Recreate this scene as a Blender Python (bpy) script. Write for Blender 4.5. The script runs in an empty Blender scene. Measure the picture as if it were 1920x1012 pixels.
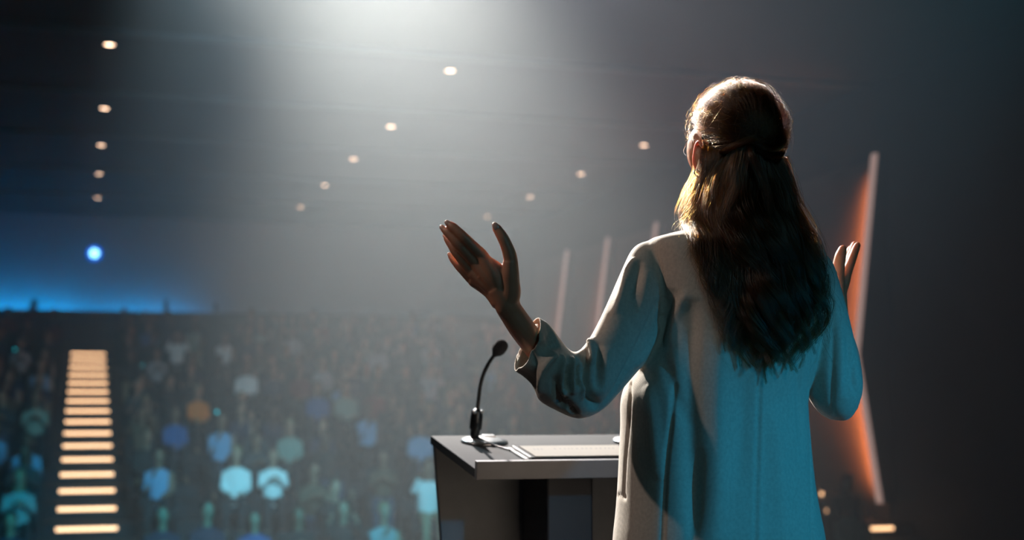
import bpy, bmesh, math, random
import numpy as np
from mathutils import Vector, Matrix, Quaternion, noise
from mathutils.bvhtree import BVHTree

# ------------------------------------------------------------------ camera, world, lights, exposure
S = bpy.context.scene
COL = S.collection
F = 2667.0                                   # focal length in pixels of the 1920 wide frame (50 mm on 36 mm)
PITCH = math.atan(249.0 / F)
YAW = math.atan(805.0 / F * math.cos(PITCH))
CAMZ = 1.12                                  # camera height above the stage floor
CP, SP, CY, SY = math.cos(PITCH), math.sin(PITCH), math.cos(YAW), math.sin(YAW)

def P(u, v, D):
    """Photo pixel + horizontal distance ahead of the camera -> point of the hall."""
    a = (u - 960.0) / F
    b = (506.0 - v) / F
    t = D / (CP - b * SP)
    r = a * t
    z = (SP + b * CP) * t
    return Vector((r * CY + D * SY, -r * SY + D * CY, CAMZ + z))

def W(r, D, z):
    """right of the camera axis, ahead of the camera, height -> hall coordinates"""
    return Vector((r * CY + D * SY, -r * SY + D * CY, z))

cam_d = bpy.data.cameras.new('camera')
cam = bpy.data.objects.new('camera', cam_d)
COL.objects.link(cam)
cam.location = (0, 0, CAMZ)
cam.rotation_euler = (math.pi / 2 + PITCH, 0, -YAW)
cam_d.sensor_width = 36.0
cam_d.lens = 36.0 * F / 1920.0
cam_d.clip_start = 0.05
cam_d.clip_end = 200
cam_d.dof.use_dof = True
cam_d.dof.focus_distance = 2.78
cam_d.dof.aperture_fstop = 2.9
S.camera = cam

S.view_settings.view_transform = 'Standard'
S.view_settings.look = 'None'
S.view_settings.gamma = 1.0
S.view_settings.exposure = 0.0
S.view_settings.use_curve_mapping = False
S.cycles.use_denoising = True
S.cycles.max_bounces = 6
S.cycles.diffuse_bounces = 3
S.cycles.glossy_bounces = 3
S.cycles.transmission_bounces = 4
S.cycles.transparent_max_bounces = 8
S.cycles.volume_bounces = 1
S.cycles.use_light_tree = True
S.cycles.caustics_reflective = False
S.cycles.caustics_refractive = False
S.cycles.sample_clamp_indirect = 4.0

world = bpy.data.worlds.new('hall_dark')
S.world = world
world.use_nodes = True
world.node_tree.nodes['Background'].inputs['Color'].default_value = (0.25, 0.32, 0.45, 1)
world.node_tree.nodes['Background'].inputs['Strength'].default_value = 0.004

def lamp(kind, loc, target, energy, color, size=0.1, angle=60, blend=0.5, size_y=None, spread=180):
    d = bpy.data.lights.new(kind.lower() + '_lamp', kind)
    d.energy = energy
    d.color = color
    if kind == 'AREA':
        d.size = size
        d.spread = math.radians(spread)
        if size_y:
            d.shape = 'RECTANGLE'
            d.size_y = size_y
    else:
        d.shadow_soft_size = size
    if kind == 'SPOT':
        d.spot_size = math.radians(angle)
        d.spot_blend = blend
    o = bpy.data.objects.new(d.name, d)
    COL.objects.link(o)
    o.location = loc
    dirv = Vector(target) - Vector(loc)
    o.rotation_euler = dirv.to_track_quat('-Z', 'Y').to_euler()
    return o

KEY = P(670, -500, 11.6)
lamp('SPOT', KEY, P(900, 780, 5.7), 18000, (1.0, 0.95, 0.84), 0.12, 20.5, 1.0)           # white profile spot, hung over the front stalls
lamp('SPOT', KEY, P(1480, 700, 5.0), 4200, (1.0, 0.90, 0.97), 0.12, 34, 1.0)            # wide faint beam added to carry the haze glow further right
lamp('SPOT', P(290, -480, 11.8), P(800, 720, 5.8), 3300, (0.72, 0.90, 1.0), 0.12, 22, 1.0)    # cool unseen spot added to widen the haze glow at upper left
lamp('SPOT', W(-2.3, 8.3, 5.0), P(1310, 470, 2.8), 8500, (1.0, 0.93, 0.83), 0.08, 14, 0.8)    # warm front light on the speaker
lamp('SPOT', W(-2.5, 2.45, 3.4), P(1150, 830, 2.8), 90, (1.0, 0.80, 0.70), 0.06, 36, 0.8)      # warm side light from the wings
lamp('SPOT', W(3.35, 0.55, 2.05), P(1470, 960, 2.8), 300, (0.0, 0.40, 0.76), 0.07, 17, 1.0)    # teal stage wash from behind on the right
lamp('SPOT', W(2.0, -1.5, 3.2), P(1390, 700, 2.8), 58, (0.34, 0.84, 1.0), 0.15, 40, 0.6)    # weak cool fill
for x in (3.0, 6.2):
    lamp('SPOT', (x, 4.5, 6.4), (x - 2.5, 19, -1.5), 9000, (0.02, 0.56, 0.80), 0.25, 40, 0.9)  # teal wash on the audience

lamp('SPOT', (2.0, 4.6, 6.4), (4.5, 34, 1.0), 9000, (0.50, 0.74, 0.86), 0.25, 34, 0.9)        # and on the upper rows

# ------------------------------------------------------------------ helpers
def tag(o, label=None, cat=None, group=None, kind=None):
    if label: o['label'] = label
    if cat: o['category'] = cat
    if group: o['group'] = group
    if kind: o['kind'] = kind
    return o

def empty(name, loc=(0, 0, 0), rz=0.0, parent=None):
    o = bpy.data.objects.new(name, None)
    COL.objects.link(o)
    o.location = loc
    o.rotation_euler = (0, 0, rz)
    o.empty_display_size = 0.1
    if parent: o.parent = parent
    return o

class MB:
    """collects vertices and faces of one mesh"""
    def __init__(self):
        self.v, self.f, self.mi = [], [], []
    def add(self, vs, fs, m=0):
        o = len(self.v)
        self.v += [tuple(x) for x in vs]
        self.f += [tuple(o + i for i in f) for f in fs]
        self.mi += [m] * len(fs)
        return self
    def box(self, lo, hi, M=None, m=0):
        (a, b, c), (d, e, f) = lo, hi
        vs = [Vector(p) for p in ((a, b, c), (d, b, c), (d, e, c), (a, e, c), (a, b, f), (d, b, f), (d, e, f), (a, e, f))]
        if M is not None: vs = [M @ p for p in vs]
        return self.add(vs, [(0, 3, 2, 1), (4, 5, 6, 7), (0, 1, 5, 4), (1, 2, 6, 5), (2, 3, 7, 6), (3, 0, 4, 7)], m)
    def rings(self, rings, cap=True, closed=True, m=0):
        n = len(rings[0])
        vs = [p for r in rings for p in r]
        fs = []
        for i in range(len(rings) - 1):
            for j in range(n if closed else n - 1):
                k = (j + 1) % n
                fs.append((i * n + j, i * n + k, (i + 1) * n + k, (i + 1) * n + j))
        if cap:
            fs.append(tuple(reversed(range(n))))
            fs.append(tuple((len(rings) - 1) * n + j for j in range(n)))
        return self.add(vs, fs, m)
    def tube(self, pts, rad, n=12, cap=True, m=0):
        pts = [Vector(p) for p in pts]
        if not hasattr(rad, '__len__'): rad = [rad] * len(pts)
        rings = []
        ref = None
        for i, p in enumerate(pts):
            t = (pts[min(i + 1, len(pts) - 1)] - pts[max(i - 1, 0)]).normalized()
            if ref is None:
                ref = t.orthogonal().normalized()
            ref = (ref - t * ref.dot(t)).normalized()
            b = t.cross(ref)
            rings.append([p + (ref * math.cos(2 * math.pi * j / n) + b * math.sin(2 * math.pi * j / n)) * rad[i] for j in range(n)])
        return self.rings(rings, cap, True, m)
    def lathe(self, prof, n=24, M=None, m=0):
        rings = [[Vector((r * math.cos(2 * math.pi * j / n), r * math.sin(2 * math.pi * j / n), z)) for j in range(n)] for r, z in prof]
        if M is not None: rings = [[M @ p for p in r] for r in rings]
        return self.rings(rings, True, True, m)
    def ell(self, c, r, n=16, k=10, R=None, m=0):
        rings = []
        for i in range(1, k):
            a = math.pi * i / k
            rg = []
            for j in range(n):
                b = 2 * math.pi * j / n
                q = Vector((r[0] * math.sin(a) * math.cos(b), r[1] * math.sin(a) * math.sin(b), -r[2] * math.cos(a)))
                if R is not None: q = R @ q
                rg.append(Vector(c) + q)
            rings.append(rg)
        return self.rings(rings, True, True, m)
    def mesh(self, name):
        me = bpy.data.meshes.new(name)
        me.from_pydata(self.v, [], self.f)
        me.validate()
        me.update()
        if any(self.mi) and len(me.polygons) == len(self.mi):
            me.polygons.foreach_set('material_index', self.mi)
        return me
    def build(self, name, mat, parent=None, smooth=False, bevel=0.0, loc=None):
        me = self.mesh(name)
        for mm in (mat if isinstance(mat, (list, tuple)) else [mat]): me.materials.append(mm)
        o = bpy.data.objects.new(name, me)
        COL.objects.link(o)
        if parent: o.parent = parent
        if loc is not None: o.location = loc
        if smooth: me.shade_smooth()
        if bevel:
            b = o.modifiers.new('edge', 'BEVEL'); b.width = bevel; b.segments = 2; b.limit_method = 'ANGLE'
        return o

def link_mesh(name, me, parent=None):
    o = bpy.data.objects.new(name, me)
    COL.objects.link(o)
    if parent: o.parent = parent
    return o

def evaluated(o):
    """apply the modifiers of o and return the new mesh"""
    dg = bpy.context.evaluated_depsgraph_get()
    dg.update()
    return bpy.data.meshes.new_from_object(o.evaluated_get(dg))

def mat(name, color, rough=0.6, metal=0.0, spec=0.5, emit=None, estr=0.0, noise_scale=None, noise_amt=0.15, bump=0.0, sss=0.0, sssr=(1, .2, .1), coords='Object'):
    m = bpy.data.materials.new(name)
    m.use_nodes = True
    nt = m.node_tree
    b = nt.nodes['Principled BSDF']
    b.inputs['Base Color'].default_value = (*color, 1)
    b.inputs['Roughness'].default_value = rough
    b.inputs['Metallic'].default_value = metal
    b.inputs['Specular IOR Level'].default_value = spec
    if sss:
        b.inputs['Subsurface Weight'].default_value = sss
        b.inputs['Subsurface Radius'].default_value = sssr
        b.inputs['Subsurface Scale'].default_value = 0.012
    if emit:
        b.inputs['Emission Color'].default_value = (*emit, 1)
        b.inputs['Emission Strength'].default_value = estr
        m.cycles.emission_sampling = 'NONE'
    if noise_scale:
        tc = nt.nodes.new('ShaderNodeTexCoord')
        nz = nt.nodes.new('ShaderNodeTexNoise')
        nz.inputs['Scale'].default_value = noise_scale
        nz.inputs['Detail'].default_value = 4
        nt.links.new(tc.outputs[coords], nz.inputs['Vector'])
        mx = nt.nodes.new('ShaderNodeMix'); mx.data_type = 'RGBA'
        mx.inputs[6].default_value = (*[c * (1 - noise_amt) for c in color], 1)
        mx.inputs[7].default_value = (*[min(1, c * (1 + noise_amt)) for c in color], 1)
        nt.links.new(nz.outputs['Fac'], mx.inputs[0])
        nt.links.new(mx.outputs[2], b.inputs['Base Color'])
        if bump:
            bp = nt.nodes.new('ShaderNodeBump'); bp.inputs['Strength'].default_value = bump; bp.inputs['Distance'].default_value = 0.01
            nt.links.new(nz.outputs['Fac'], bp.inputs['Height'])
            nt.links.new(bp.outputs['Normal'], b.inputs['Normal'])
    return m

rng = random.Random(11)
nrng = np.random.default_rng(5)
# ------------------------------------------------------------------ the hall
M_dark = mat('dark_plaster', (0.030, 0.030, 0.036), 0.8, noise_scale=1.5)
M_wall = mat('dark_wall_panel', (0.055, 0.050, 0.050), 0.75, noise_scale=2.0)
M_warmwall = mat('pale_wall_plaster', (0.15, 0.10, 0.08), 0.7, noise_scale=3.0, noise_amt=0.06)
M_carpet = mat('dark_carpet', (0.020, 0.022, 0.028), 0.95, noise_scale=60, noise_amt=0.4)
M_stage = mat('stage_floor', (0.03, 0.03, 0.034), 0.35, noise_scale=8)
M_ceil = mat('ceiling_black', (0.020, 0.022, 0.026), 0.8, noise_scale=1.0)
M_baffle = mat('ceiling_baffle_grey', (0.06, 0.075, 0.09), 0.7, noise_scale=2.0)
M_strip = mat('warm_step_light', (0.9, 0.7, 0.5), 0.4, emit=(1.0, 0.58, 0.30), estr=3.2)
M_down = mat('warm_downlight', (1, 0.85, 0.7), 0.4, emit=(1.0, 0.66, 0.45), estr=11.0)
M_trimmetal = mat('grey_trim_metal', (0.25, 0.25, 0.26), 0.4, 0.8)
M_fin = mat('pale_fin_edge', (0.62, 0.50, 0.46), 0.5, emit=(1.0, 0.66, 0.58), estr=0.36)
M_black = mat('black_metal', (0.015, 0.015, 0.017), 0.45, 0.3)

Y0, PITCHY, RISE, Z0 = 22.95, 1.2, 0.217, CAMZ - 1.85       # first lit step of the aisle, row pitch, rise per row
KMIN, KMAX = -5, 15
XL, XR, YB = -14.0, 13.72, Y0 + PITCHY * 16.6
CEIL = CAMZ + 5.8
def structure(o): o['kind'] = 'structure'; return o

structure(MB().box((-9, -4.5, -0.4), (9, 5.6, 0.0)).build('floor_stage', M_stage))
structure(MB().box((XL, 5.6, Z0 + RISE * KMIN - 0.3), (XR, Y0 + PITCHY * KMIN, Z0 + RISE * KMIN)).build('floor', M_carpet))
tiers = empty('floor_tiers'); tiers['kind'] = 'structure'
for k in range(KMIN, KMAX + 2):
    y = Y0 + PITCHY * k
    MB().box((XL, y, Z0 + RISE * k - 0.35), (XR, (y + PITCHY) if k <= KMAX else YB, Z0 + RISE * k)).build('tier', M_carpet, tiers)
structure(MB().box((XR, -4.5, -3), (XR + 0.3, YB + 4, CEIL + 0.3)).build('wall_right', M_wall))
structure(MB().box((XL - 0.3, -4.5, -3), (XL, YB + 4, CEIL + 0.3)).build('wall_left', M_wall))
structure(MB().box((XL, -4.8, -3), (XR, -4.5, CEIL + 0.3)).build('wall_stage', M_dark))
structure(MB().box((XL - 0.3, -4.8, CEIL), (XR + 0.3, YB + 4, CEIL + 0.3)).build('ceiling', M_ceil))
structure(MB().box((XL, YB + 3.0, -1), (XR, YB + 3.3, CEIL)).build('wall_back', mat('back_wall_plaster', (0.30, 0.32, 0.36), 0.8, noise_scale=1.2, noise_amt=0.06)))
PAR = P(200, 583, YB * CY + 0.3).z
structure(MB().box((XL, YB, -1), (XR, YB + 0.25, PAR)).build('wall_parapet', M_dark))
structure(MB().box((XL, YB + 0.25, PAR - 0.9), (XR, YB + 3.0, PAR - 0.7)).build('floor_gallery', M_carpet))

# transverse ceiling baffles
for D in (21.6, 26.0, 30.3, 34.8, 39.2):
    y = D / CY
    structure(MB().box((XL, y, CEIL - 0.07), (XR, y + 0.25, CEIL)).build('trim_ceiling_baffle', M_baffle))

# recessed downlights in three rows
def downlight(loc, i, row):
    e = empty('ceiling_downlight', loc)
    where = {0: 'over the centre aisle', 1: 'over the middle of the right-hand seating', 2: 'over the right side aisle'}[row]
    order = ['nearest the stage', 'second from the stage', 'third from the stage', 'fourth from the stage', 'fifth from the stage', 'last before the back wall'][i]
    tag(e, 'round warm ceiling downlight %s, %s' % (where, order), 'ceiling light', 'warm downlights in rows across the ceiling')
    r = 0.085
    MB().lathe([(r + 0.03, 0.0), (r + 0.03, -0.022), (r, -0.022), (r, -0.001)], 24).build('trim_ring', M_black, e, True)
    MB().lathe([(r - 0.004, -0.008), (r - 0.004, -0.013)], 24).build('lens', M_down, e)
    return e
for row, ratio, ys in ((0, 0.0704, (82, 202, 271, 325, 370, 408)), (1, 1.049, (131, 236, 297, 346, 387, 422)), (2, 2.093, (271, 325, 368, 405))):
    for i, v in enumerate(ys):
        X = ratio * 5.8
        u = {0: (205, 196, 190, 186, 183, 181), 1: (844, 733, 663, 609, 563, 525), 2: (1207, 1089, 994, 914)}[row][i]
        a = P(u, v, 10.0) - Vector((0, 0, CAMZ))
        p = Vector((0, 0, CAMZ)) + a * ((CEIL - CAMZ) / a.z)
        if row == 2: i += 2
        downlight(p, i, row)

# lit steps of the two aisles
def step_lights(name, x0, x1, k0, k1, label, grp):
    for k in range(k0, k1 + 1):
        e = empty(name, ((x0 + x1) / 2, Y0 + PITCHY * k - 0.03, Z0 + RISE * k))
        tag(e, label(k - k0), 'step light', grp)
        w = (x1 - x0) / 2
        MB().box((-w - 0.02, -0.02, -0.13), (w + 0.02, 0.03, 0.0)).build('housing', M_black, e)
        MB().box((-w, -0.035, -0.090), (w, -0.02, -0.035)).build('diffuser', M_strip, e)
ordn = ['lowest', 'second', 'third', 'fourth', 'fifth', 'sixth', 'seventh', 'eighth', 'ninth', 'tenth', 'eleventh', 'twelfth', 'thirteenth', 'fourteenth', 'fifteenth', 'sixteenth', 'seventeenth', 'eighteenth', 'nineteenth']
step_lights('step_light', -0.34, 0.56, -1, 15, lambda i: 'warm light strip on the centre aisle stair, %s step from the bottom' % ordn[i], 'lit steps of the centre aisle')
step_lights('step_light', 12.62, 13.32, -1, 1, lambda i: 'warm light strip on the right side aisle stair, %s step up' % ordn[i], 'lit steps of the right side aisle')

# chevron fins along the right wall with lamps hidden behind them
def fin(y, i):
    e = empty('wall_fin', (XR, y, CAMZ))
    tag(e, 'tall pale-edged chevron wall fin with orange backlight, %s from the stage' % ['first and largest', 'second', 'third', 'fourth', 'fifth', 'sixth'][i], 'wall fin', 'chevron fins along the right wall')
    zb, zk, zt = -1.75, 0.85, 4.45
    prof = [(-0.30, zb), (-0.70, zk), (-0.24, zt)]
    t = 0.10
    mb = MB()
    vs = []
    for yy in (0.0, t):
        vs += [Vector((x, yy, z)) for x, z in prof] + [Vector((0, yy, zt)), Vector((0, yy, zb))]
    mb.add(vs, [(0, 1, 2, 3, 4), (9, 8, 7, 6, 5), (0, 5, 6, 1), (1, 6, 7, 2), (2, 7, 8, 3), (3, 8, 9, 4), (4, 9, 5, 0)])
    mb.build('fin_panel', M_dark, e)
    ed = MB()
    w = 0.055
    for (xa, za), (xb, zb2) in zip(prof[:-1], prof[1:]):
        ed.add([Vector((x - 0.012 + dx, yy, z)) for yy in (-0.006, t + 0.03) for x, z, dx in ((xa, za, 0), (xb, zb2, 0), (xb, zb2, w), (xa, za, w))],
               [(0, 3, 2, 1), (4, 5, 6, 7), (0, 1, 5, 4), (2, 3, 7, 6), (1, 2, 6, 5), (3, 0, 4, 7)])
    ed.build('edge_strip', M_fin, e)
    for (xa, za), (xb, zb2) in zip(prof[:-1], prof[1:]):
        d = bpy.data.lights.new('fin_backlight', 'AREA')
        d.shape = 'RECTANGLE'; d.size = 0.06; d.size_y = abs(zb2 - za) * 0.78
        d.energy = 400
        d.color = (1.0, 0.33, 0.11); d.spread = math.radians(120)
        o = bpy.data.objects.new('fin_backlight', d); COL.objects.link(o)
        o.parent = e
        o.location = ((xa + xb) / 2 + 0.10, t + 0.06, (za + zb2) / 2)
        yv = Vector((xb - xa, 0, zb2 - za)).normalized(); zv = -Vector((1.0, 0.45, 0)); zv = (zv - yv * zv.dot(yv)).normalized()
        o.rotation_euler = Matrix((yv.cross(zv), yv, zv)).transposed().to_euler()
for i in range(6):
    yf = (P(1650, 285, 25.2).y) + i * 3.4
    fin(yf, i)
structure(MB().box((XR - 0.06, P(1650, 285, 25.2).y + 0.1, Z0 - 1), (XR, YB, CAMZ + 4.4)).build('wall_right_lining', M_warmwall))

# blue cove behind the parapet, blue lamp on the back wall, small fixtures on the parapet
def cove():
    e = empty('cove_light', (-3.2, YB + 2.55, PAR - 0.6))
    tag(e, 'long blue cove light washing the back wall behind the parapet', 'wall light')
    MB().box((-7.5, -0.08, -0.1), (7.2, 0.08, 0)).build('housing', M_black, e)
    MB().box((-7.4, -0.05, 0), (7.1, 0.05, 0.015)).build('diffuser', mat('blue_led', (0, .3, 1), emit=(0.0, 0.35, 1.0), estr=1.0), e)
cove()
for x, w, en in ((-8.5, 3.0, 70), (-5.2, 3.4, 100), (-1.8, 3.4, 100), (1.4, 2.4, 45), (3.1, 1.2, 9)):
    lamp('AREA', (x, YB + 2.45, PAR - 0.45), (x, YB + 2.95, PAR - 0.05), en * 0.8, (0.0, 0.42, 1.0), w, size_y=0.10, spread=125)
def bluelamp():
    p = P(177, 475, (YB + 2.6) * CY)
    e = empty('blue_projector', p)
    tag(e, 'bright blue-white projector lamp on the back wall above the centre aisle', 'projector')
    Rm = Matrix.Rotation(math.pi / 2, 4, 'X')
    MB().lathe([(0.16, -0.3), (0.18, 0.0), (0.20, 0.03), (0.15, 0.03)], 24, Rm).build('housing', M_black, e, True)
    MB().lathe([(0.14, 0.035), (0.12, 0.05)], 24, Rm).build('lens', mat('blue_lens', (.5, .8, 1), emit=(0.22, 0.62, 1.0), estr=6.0), e, True)
    MB().lathe([(0.15, 0.028), (0.155, 0.045), (0.25, 0.045), (0.25, 0.028)], 28, Rm).build('halo_ring', mat('blue_halo', (0, .2, .9), emit=(0.0, 0.14, 0.9), estr=1.2), e, True)  # glowing ring added around the lens to stand in for its halo
    MB().box((-0.05, 0.25, -0.05), (0.05, 0.45, 0.05)).build('bracket', M_black, e)
    lamp('SPOT', p + Vector((0, -0.1, 0)), Vector((0, 0, CAMZ)), 25, (0.05, 0.35, 1.0), 0.1, 60, 1.0)
bluelamp()
for u, h, w in ((65, 0.30, 0.2), (313, 0.36, 0.14), (410, 0.3, 0.14)):
    p = P(u, 583, YB * CY + 0.2); p = Vector((p.x, YB + 0.12, PAR))
    e = empty('stage_spotlight', p)
    where = {65: 'left of the centre aisle', 313: 'right of the centre aisle', 410: 'at the right end of the blue glow'}[u]
    tag(e, 'small dark spotlight fixture on the parapet %s' % where, 'spotlight', 'fixtures on the back parapet')
    MB().box((-w / 2, -0.06, 0), (w / 2, 0.06, 0.03)).build('base', M_black, e)
    MB().lathe([(w * 0.40, 0.06), (w * 0.5, 0.1), (w * 0.42, h - 0.05), (w * 0.25, h)], 16).build('head', M_black, e, True)
    MB().box((-0.02, -0.02, 0.02), (0.02, 0.02, 0.08)).build('yoke', M_black, e)

# haze filling the auditorium
def haze():
    m = bpy.data.materials.new('haze'); m.use_nodes = True
    nt = m.node_tree; nt.nodes.clear()
    out = nt.nodes.new('ShaderNodeOutputMaterial')
    vs = nt.nodes.new('ShaderNodeVolumeScatter')
    vs.inputs['Color'].default_value = (0.88, 0.96, 1.0, 1)
    vs.inputs['Density'].default_value = 0.014
    vs.inputs['Anisotropy'].default_value = 0.6
    nt.links.new(vs.outputs[0], out.inputs['Volume'])
    o = MB().box((XL + 0.05, 3.9, -2.5), (XR - 0.07, YB + 2.9, CEIL - 0.01)).build('haze', m)
    tag(o, kind='stuff', label='thin stage haze hanging in the auditorium air', cat='haze')
haze()
# ------------------------------------------------------------------ lectern, microphones, papers
M_lect = mat('lectern_grey_laminate', (0.20, 0.20, 0.205), 0.42, noise_scale=25, noise_amt=0.12)
M_top = mat('lectern_top_grey', (0.042, 0.045, 0.047), 0.75, spec=0.12, noise_scale=14, noise_amt=0.18)
M_col = mat('lectern_column_black', (0.012, 0.012, 0.016), 0.5)
M_chrome = mat('brushed_mic_base', (0.75, 0.76, 0.76), 0.22, 0.9)
M_mic = mat('black_mic_plastic', (0.012, 0.012, 0.013), 0.28)
M_foam = mat('mic_foam', (0.020, 0.020, 0.022), 0.95, noise_scale=300, noise_amt=0.5, bump=0.6)
M_paper = mat('paper', (0.40, 0.36, 0.30), 0.8, noise_scale=30, noise_amt=0.04)
M_ink = mat('grey_ink', (0.16, 0.16, 0.17), 0.7)
M_edge = mat('pale_edge_metal', (0.85, 0.85, 0.84), 0.3, 0.6)

A = P(890, 862, 3.40)                        # near left top corner of the lip
LT = math.radians(8.5)
DEPTH, WID = 0.455, 0.612
LX, LY = A.x + WID / 2, A.y                  # centre of the near edge
SURF = A.z - 0.020
def desk_pt(u, v, h=0.0):
    """photo pixel -> point on the sloping desk, h above it"""
    o = Vector((0, 0, CAMZ)); d = P(u, v, 1.0) - o
    n = Vector((0, -math.sin(LT), math.cos(LT))); p0 = Vector((LX, LY, SURF))
    return o + d * ((p0 - o).dot(n) / d.dot(n)) + n * h
DESK = Matrix.Rotation(LT, 4, 'X')

lect = empty('lectern', (LX, LY + 0.25, 0))
tag(lect, 'grey speaker lectern with a sloping raised-edge top on a black column', 'lectern')
def lec(mb, name, m, bevel=0.0015):
    mb.v = [tuple(Vector(p) - Vector((LX, LY + 0.25, 0))) for p in mb.v]
    return mb.build(name, m, lect, bevel=bevel)
T = Matrix.Translation((LX, LY, SURF)) @ DESK
lec(MB().box((-WID / 2, 0.0, -0.022), (WID / 2, DEPTH, 0), T), 'desk_top', M_top)
lec(MB().box((-WID / 2, -0.020, -0.0235), (WID / 2, 0.0, 0.020), T), 'front_lip', mat('lip_laminate', (0.13, 0.13, 0.135), 0.5, noise_scale=25, noise_amt=0.1))
# wide front panel under the far edge, tapering downwards
fz = SURF + math.sin(LT) * DEPTH - 0.024
fy = LY + DEPTH * math.cos(LT) - 0.03
mb = MB()
w0, w1, zb = WID / 2 - 0.004, WID / 2 - 0.085, 0.03
vs = []
for yy in (fy, fy + 0.024):
    vs += [Vector((LX - w0, yy, fz)), Vector((LX + w0, yy, fz)), Vector((LX + w1, yy, zb)), Vector((LX - w1, yy, zb))]
mb.add(vs, [(3, 2, 1, 0), (4, 5, 6, 7), (0, 1, 5, 4), (1, 2, 6, 5), (2, 3, 7, 6), (3, 0, 4, 7)])
lec(mb, 'front_panel', M_lect)
cx = LX - 0.012
lec(MB().box((cx - 0.062, LY + 0.16, 0.03), (cx + 0.062, LY + 0.36, SURF + 0.0)), 'column', M_col, 0.006)
lec(MB().box((LX - 0.24, LY + 0.04, 0.0), (LX + 0.24, LY + 0.47, 0.03)), 'base_plate', M_lect, 0.004)

def microphone(c, which, bend):
    n = DESK.to_3x3() @ Vector((0, 0, 1))
    e = empty('gooseneck_microphone', c)
    tag(e, 'black gooseneck microphone on a round metal base, %s' % which, 'microphone', 'lectern microphones')
    R = DESK.to_4x4()
    MB().lathe([(0.060, 0.0005), (0.0625, 0.003), (0.061, 0.006), (0.045, 0.0100), (0.020, 0.013), (0.0, 0.0135)], 40, R).build('base', M_chrome, e, True)
    MB().box((0.002, 0.012, 0.010), (0.034, 0.036, 0.0155), R).build('push_button', M_chrome, e, bevel=0.002)
    j = R @ Vector((-0.024, 0.012, 0.008))
    ax = Vector((0.10, -0.02, 1)).normalized()
    MB().tube([j, j + ax * 0.010, j + ax * 0.014, j + ax * 0.022, j + ax * 0.026, j + ax * 0.058, j + ax * 0.066, j + ax * 0.072, j + ax * 0.078],
              [0.011, 0.012, 0.0125, 0.0125, 0.0165, 0.0165, 0.0150, 0.0155, 0.008], 20).build('swivel_joint', M_mic, e, True)
    for k, (dx, dz) in enumerate(((-0.010, 0.070), (0.010, 0.071))):
        MB().ell(j + ax * dz + Vector((dx, -0.012, 0)), (0.0055, 0.005, 0.005)).build('rivet', M_edge, e, True)
    p0 = j + ax * 0.074
    pts = []
    for i in range(25):
        t = i / 24
        pts.append(p0 + Vector((0.012 * t + 0.055 * max(0, t - 0.35) ** 2, -0.02 * t - 0.07 * max(0, t - 0.4) ** 2 * bend, 0.150 * t - 0.02 * max(0, t - 0.6) ** 2)))
    MB().tube(pts, [0.0048 + 0.0004 * (i % 2) for i in range(25)], 12).build('gooseneck', M_mic, e, True)
    d = (pts[-1] - pts[-3]).normalized()
    q = pts[-1]
    prof = [(0, .006), (.006, .010), (.012, .0155), (.022, .0185), (.034, .0185), (.042, .0165), (.048, .011), (.050, .004)]
    MB().tube([q + d * (a - 0.004) for a, r in prof], [r for a, r in prof], 24).build('foam_head', M_foam, e, True)
    cb = [R @ Vector(p) for p in ((-0.020, 0.0, 0.014), (-0.012, -0.03, 0.012), (0.0, -0.055, 0.0075), (0.012, -0.075, 0.0035), (0.03, -0.12, 0.0030), (0.045, -0.165, 0.0030))]
    MB().tube(cb, 0.0022, 8).build('cable', M_mic, e, True)
    return e
mic_l = desk_pt(908, 829)
microphone(mic_l, 'on the left of the lectern', 1.0)
microphone(desk_pt(1192, 829), 'behind the blazer at the right', 1.0)

def papers():
    c = desk_pt(1078, 851)
    e = empty('paper_sheet', c + Vector((0, 0, 0.0098)))
    tag(e, 'cream paper sheet with a line of blurred print on the dark folder', 'paper')
    f = empty('document_folder', c)
    tag(f, 'dark document folder with pale edges lying on the lectern top', 'folder')
    R = DESK
    hw, hd = 0.148, 0.078
    MB().box((-hw, -hd, 0.001), (hw, hd, 0.004), R).build('back_cover', M_mic, f)
    MB().box((-hw - 0.010, -hd, 0.001), (-hw, hd, 0.0045), R).build('lower_edge', M_edge, f)
    MB().box((-hw + 0.006, -hd + 0.002, 0.004), (hw, hd - 0.002, 0.0075), R).build('cover', M_mic, f)
    MB().box((-hw + 0.002, -hd, 0.0045), (-hw + 0.008, hd, 0.009), R).build('upper_edge', M_edge, f)
    MB().box((-hw + 0.020, -hd + 0.006, -0.0015), (hw - 0.004, hd - 0.006, -0.0005), R).build('sheet', M_paper, e)
    mb = MB(); r = random.Random(4)
    for line, (y0, h, n) in enumerate(((0.030, 0.016, 3), (0.030, 0.010, 14))):
        x = -hw + 0.045 if line == 0 else -hw + 0.100
        for k in range(n):
            w = r.uniform(0.006, 0.010)
            mb.add([R @ Vector(p) for p in ((x, y0 - h, -0.0003), (x + w * .5, y0 - h, -0.0003), (x + w * .5, y0, -0.0003), (x, y0, -0.0003))], [(0, 1, 2, 3)])
            x += w + r.uniform(0.002, 0.006)
    o = mb.build('print', M_ink, e); o['kind'] = 'stuff'
papers()

# ------------------------------------------------------------------ audience
def union(mb, name, voxel, smooth_it=4, target=None):
    """fuse the overlapping closed pieces of mb to one continuous skin"""
    o = link_mesh(name + '_tmp', mb.mesh(name))
    m = o.modifiers.new('r', 'REMESH'); m.mode = 'VOXEL'; m.voxel_size = voxel
    if smooth_it:
        s = o.modifiers.new('s', 'SMOOTH'); s.iterations = smooth_it; s.factor = 0.5
    if target:
        d = o.modifiers.new('d', 'DECIMATE'); d.ratio = 1.0
        n = len(evaluated(o).polygons) * 2
        d.ratio = min(1.0, target / n)
    me = evaluated(o)
    me.name = name
    bpy.data.objects.remove(o)
    me.shade_smooth()
    return me

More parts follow.
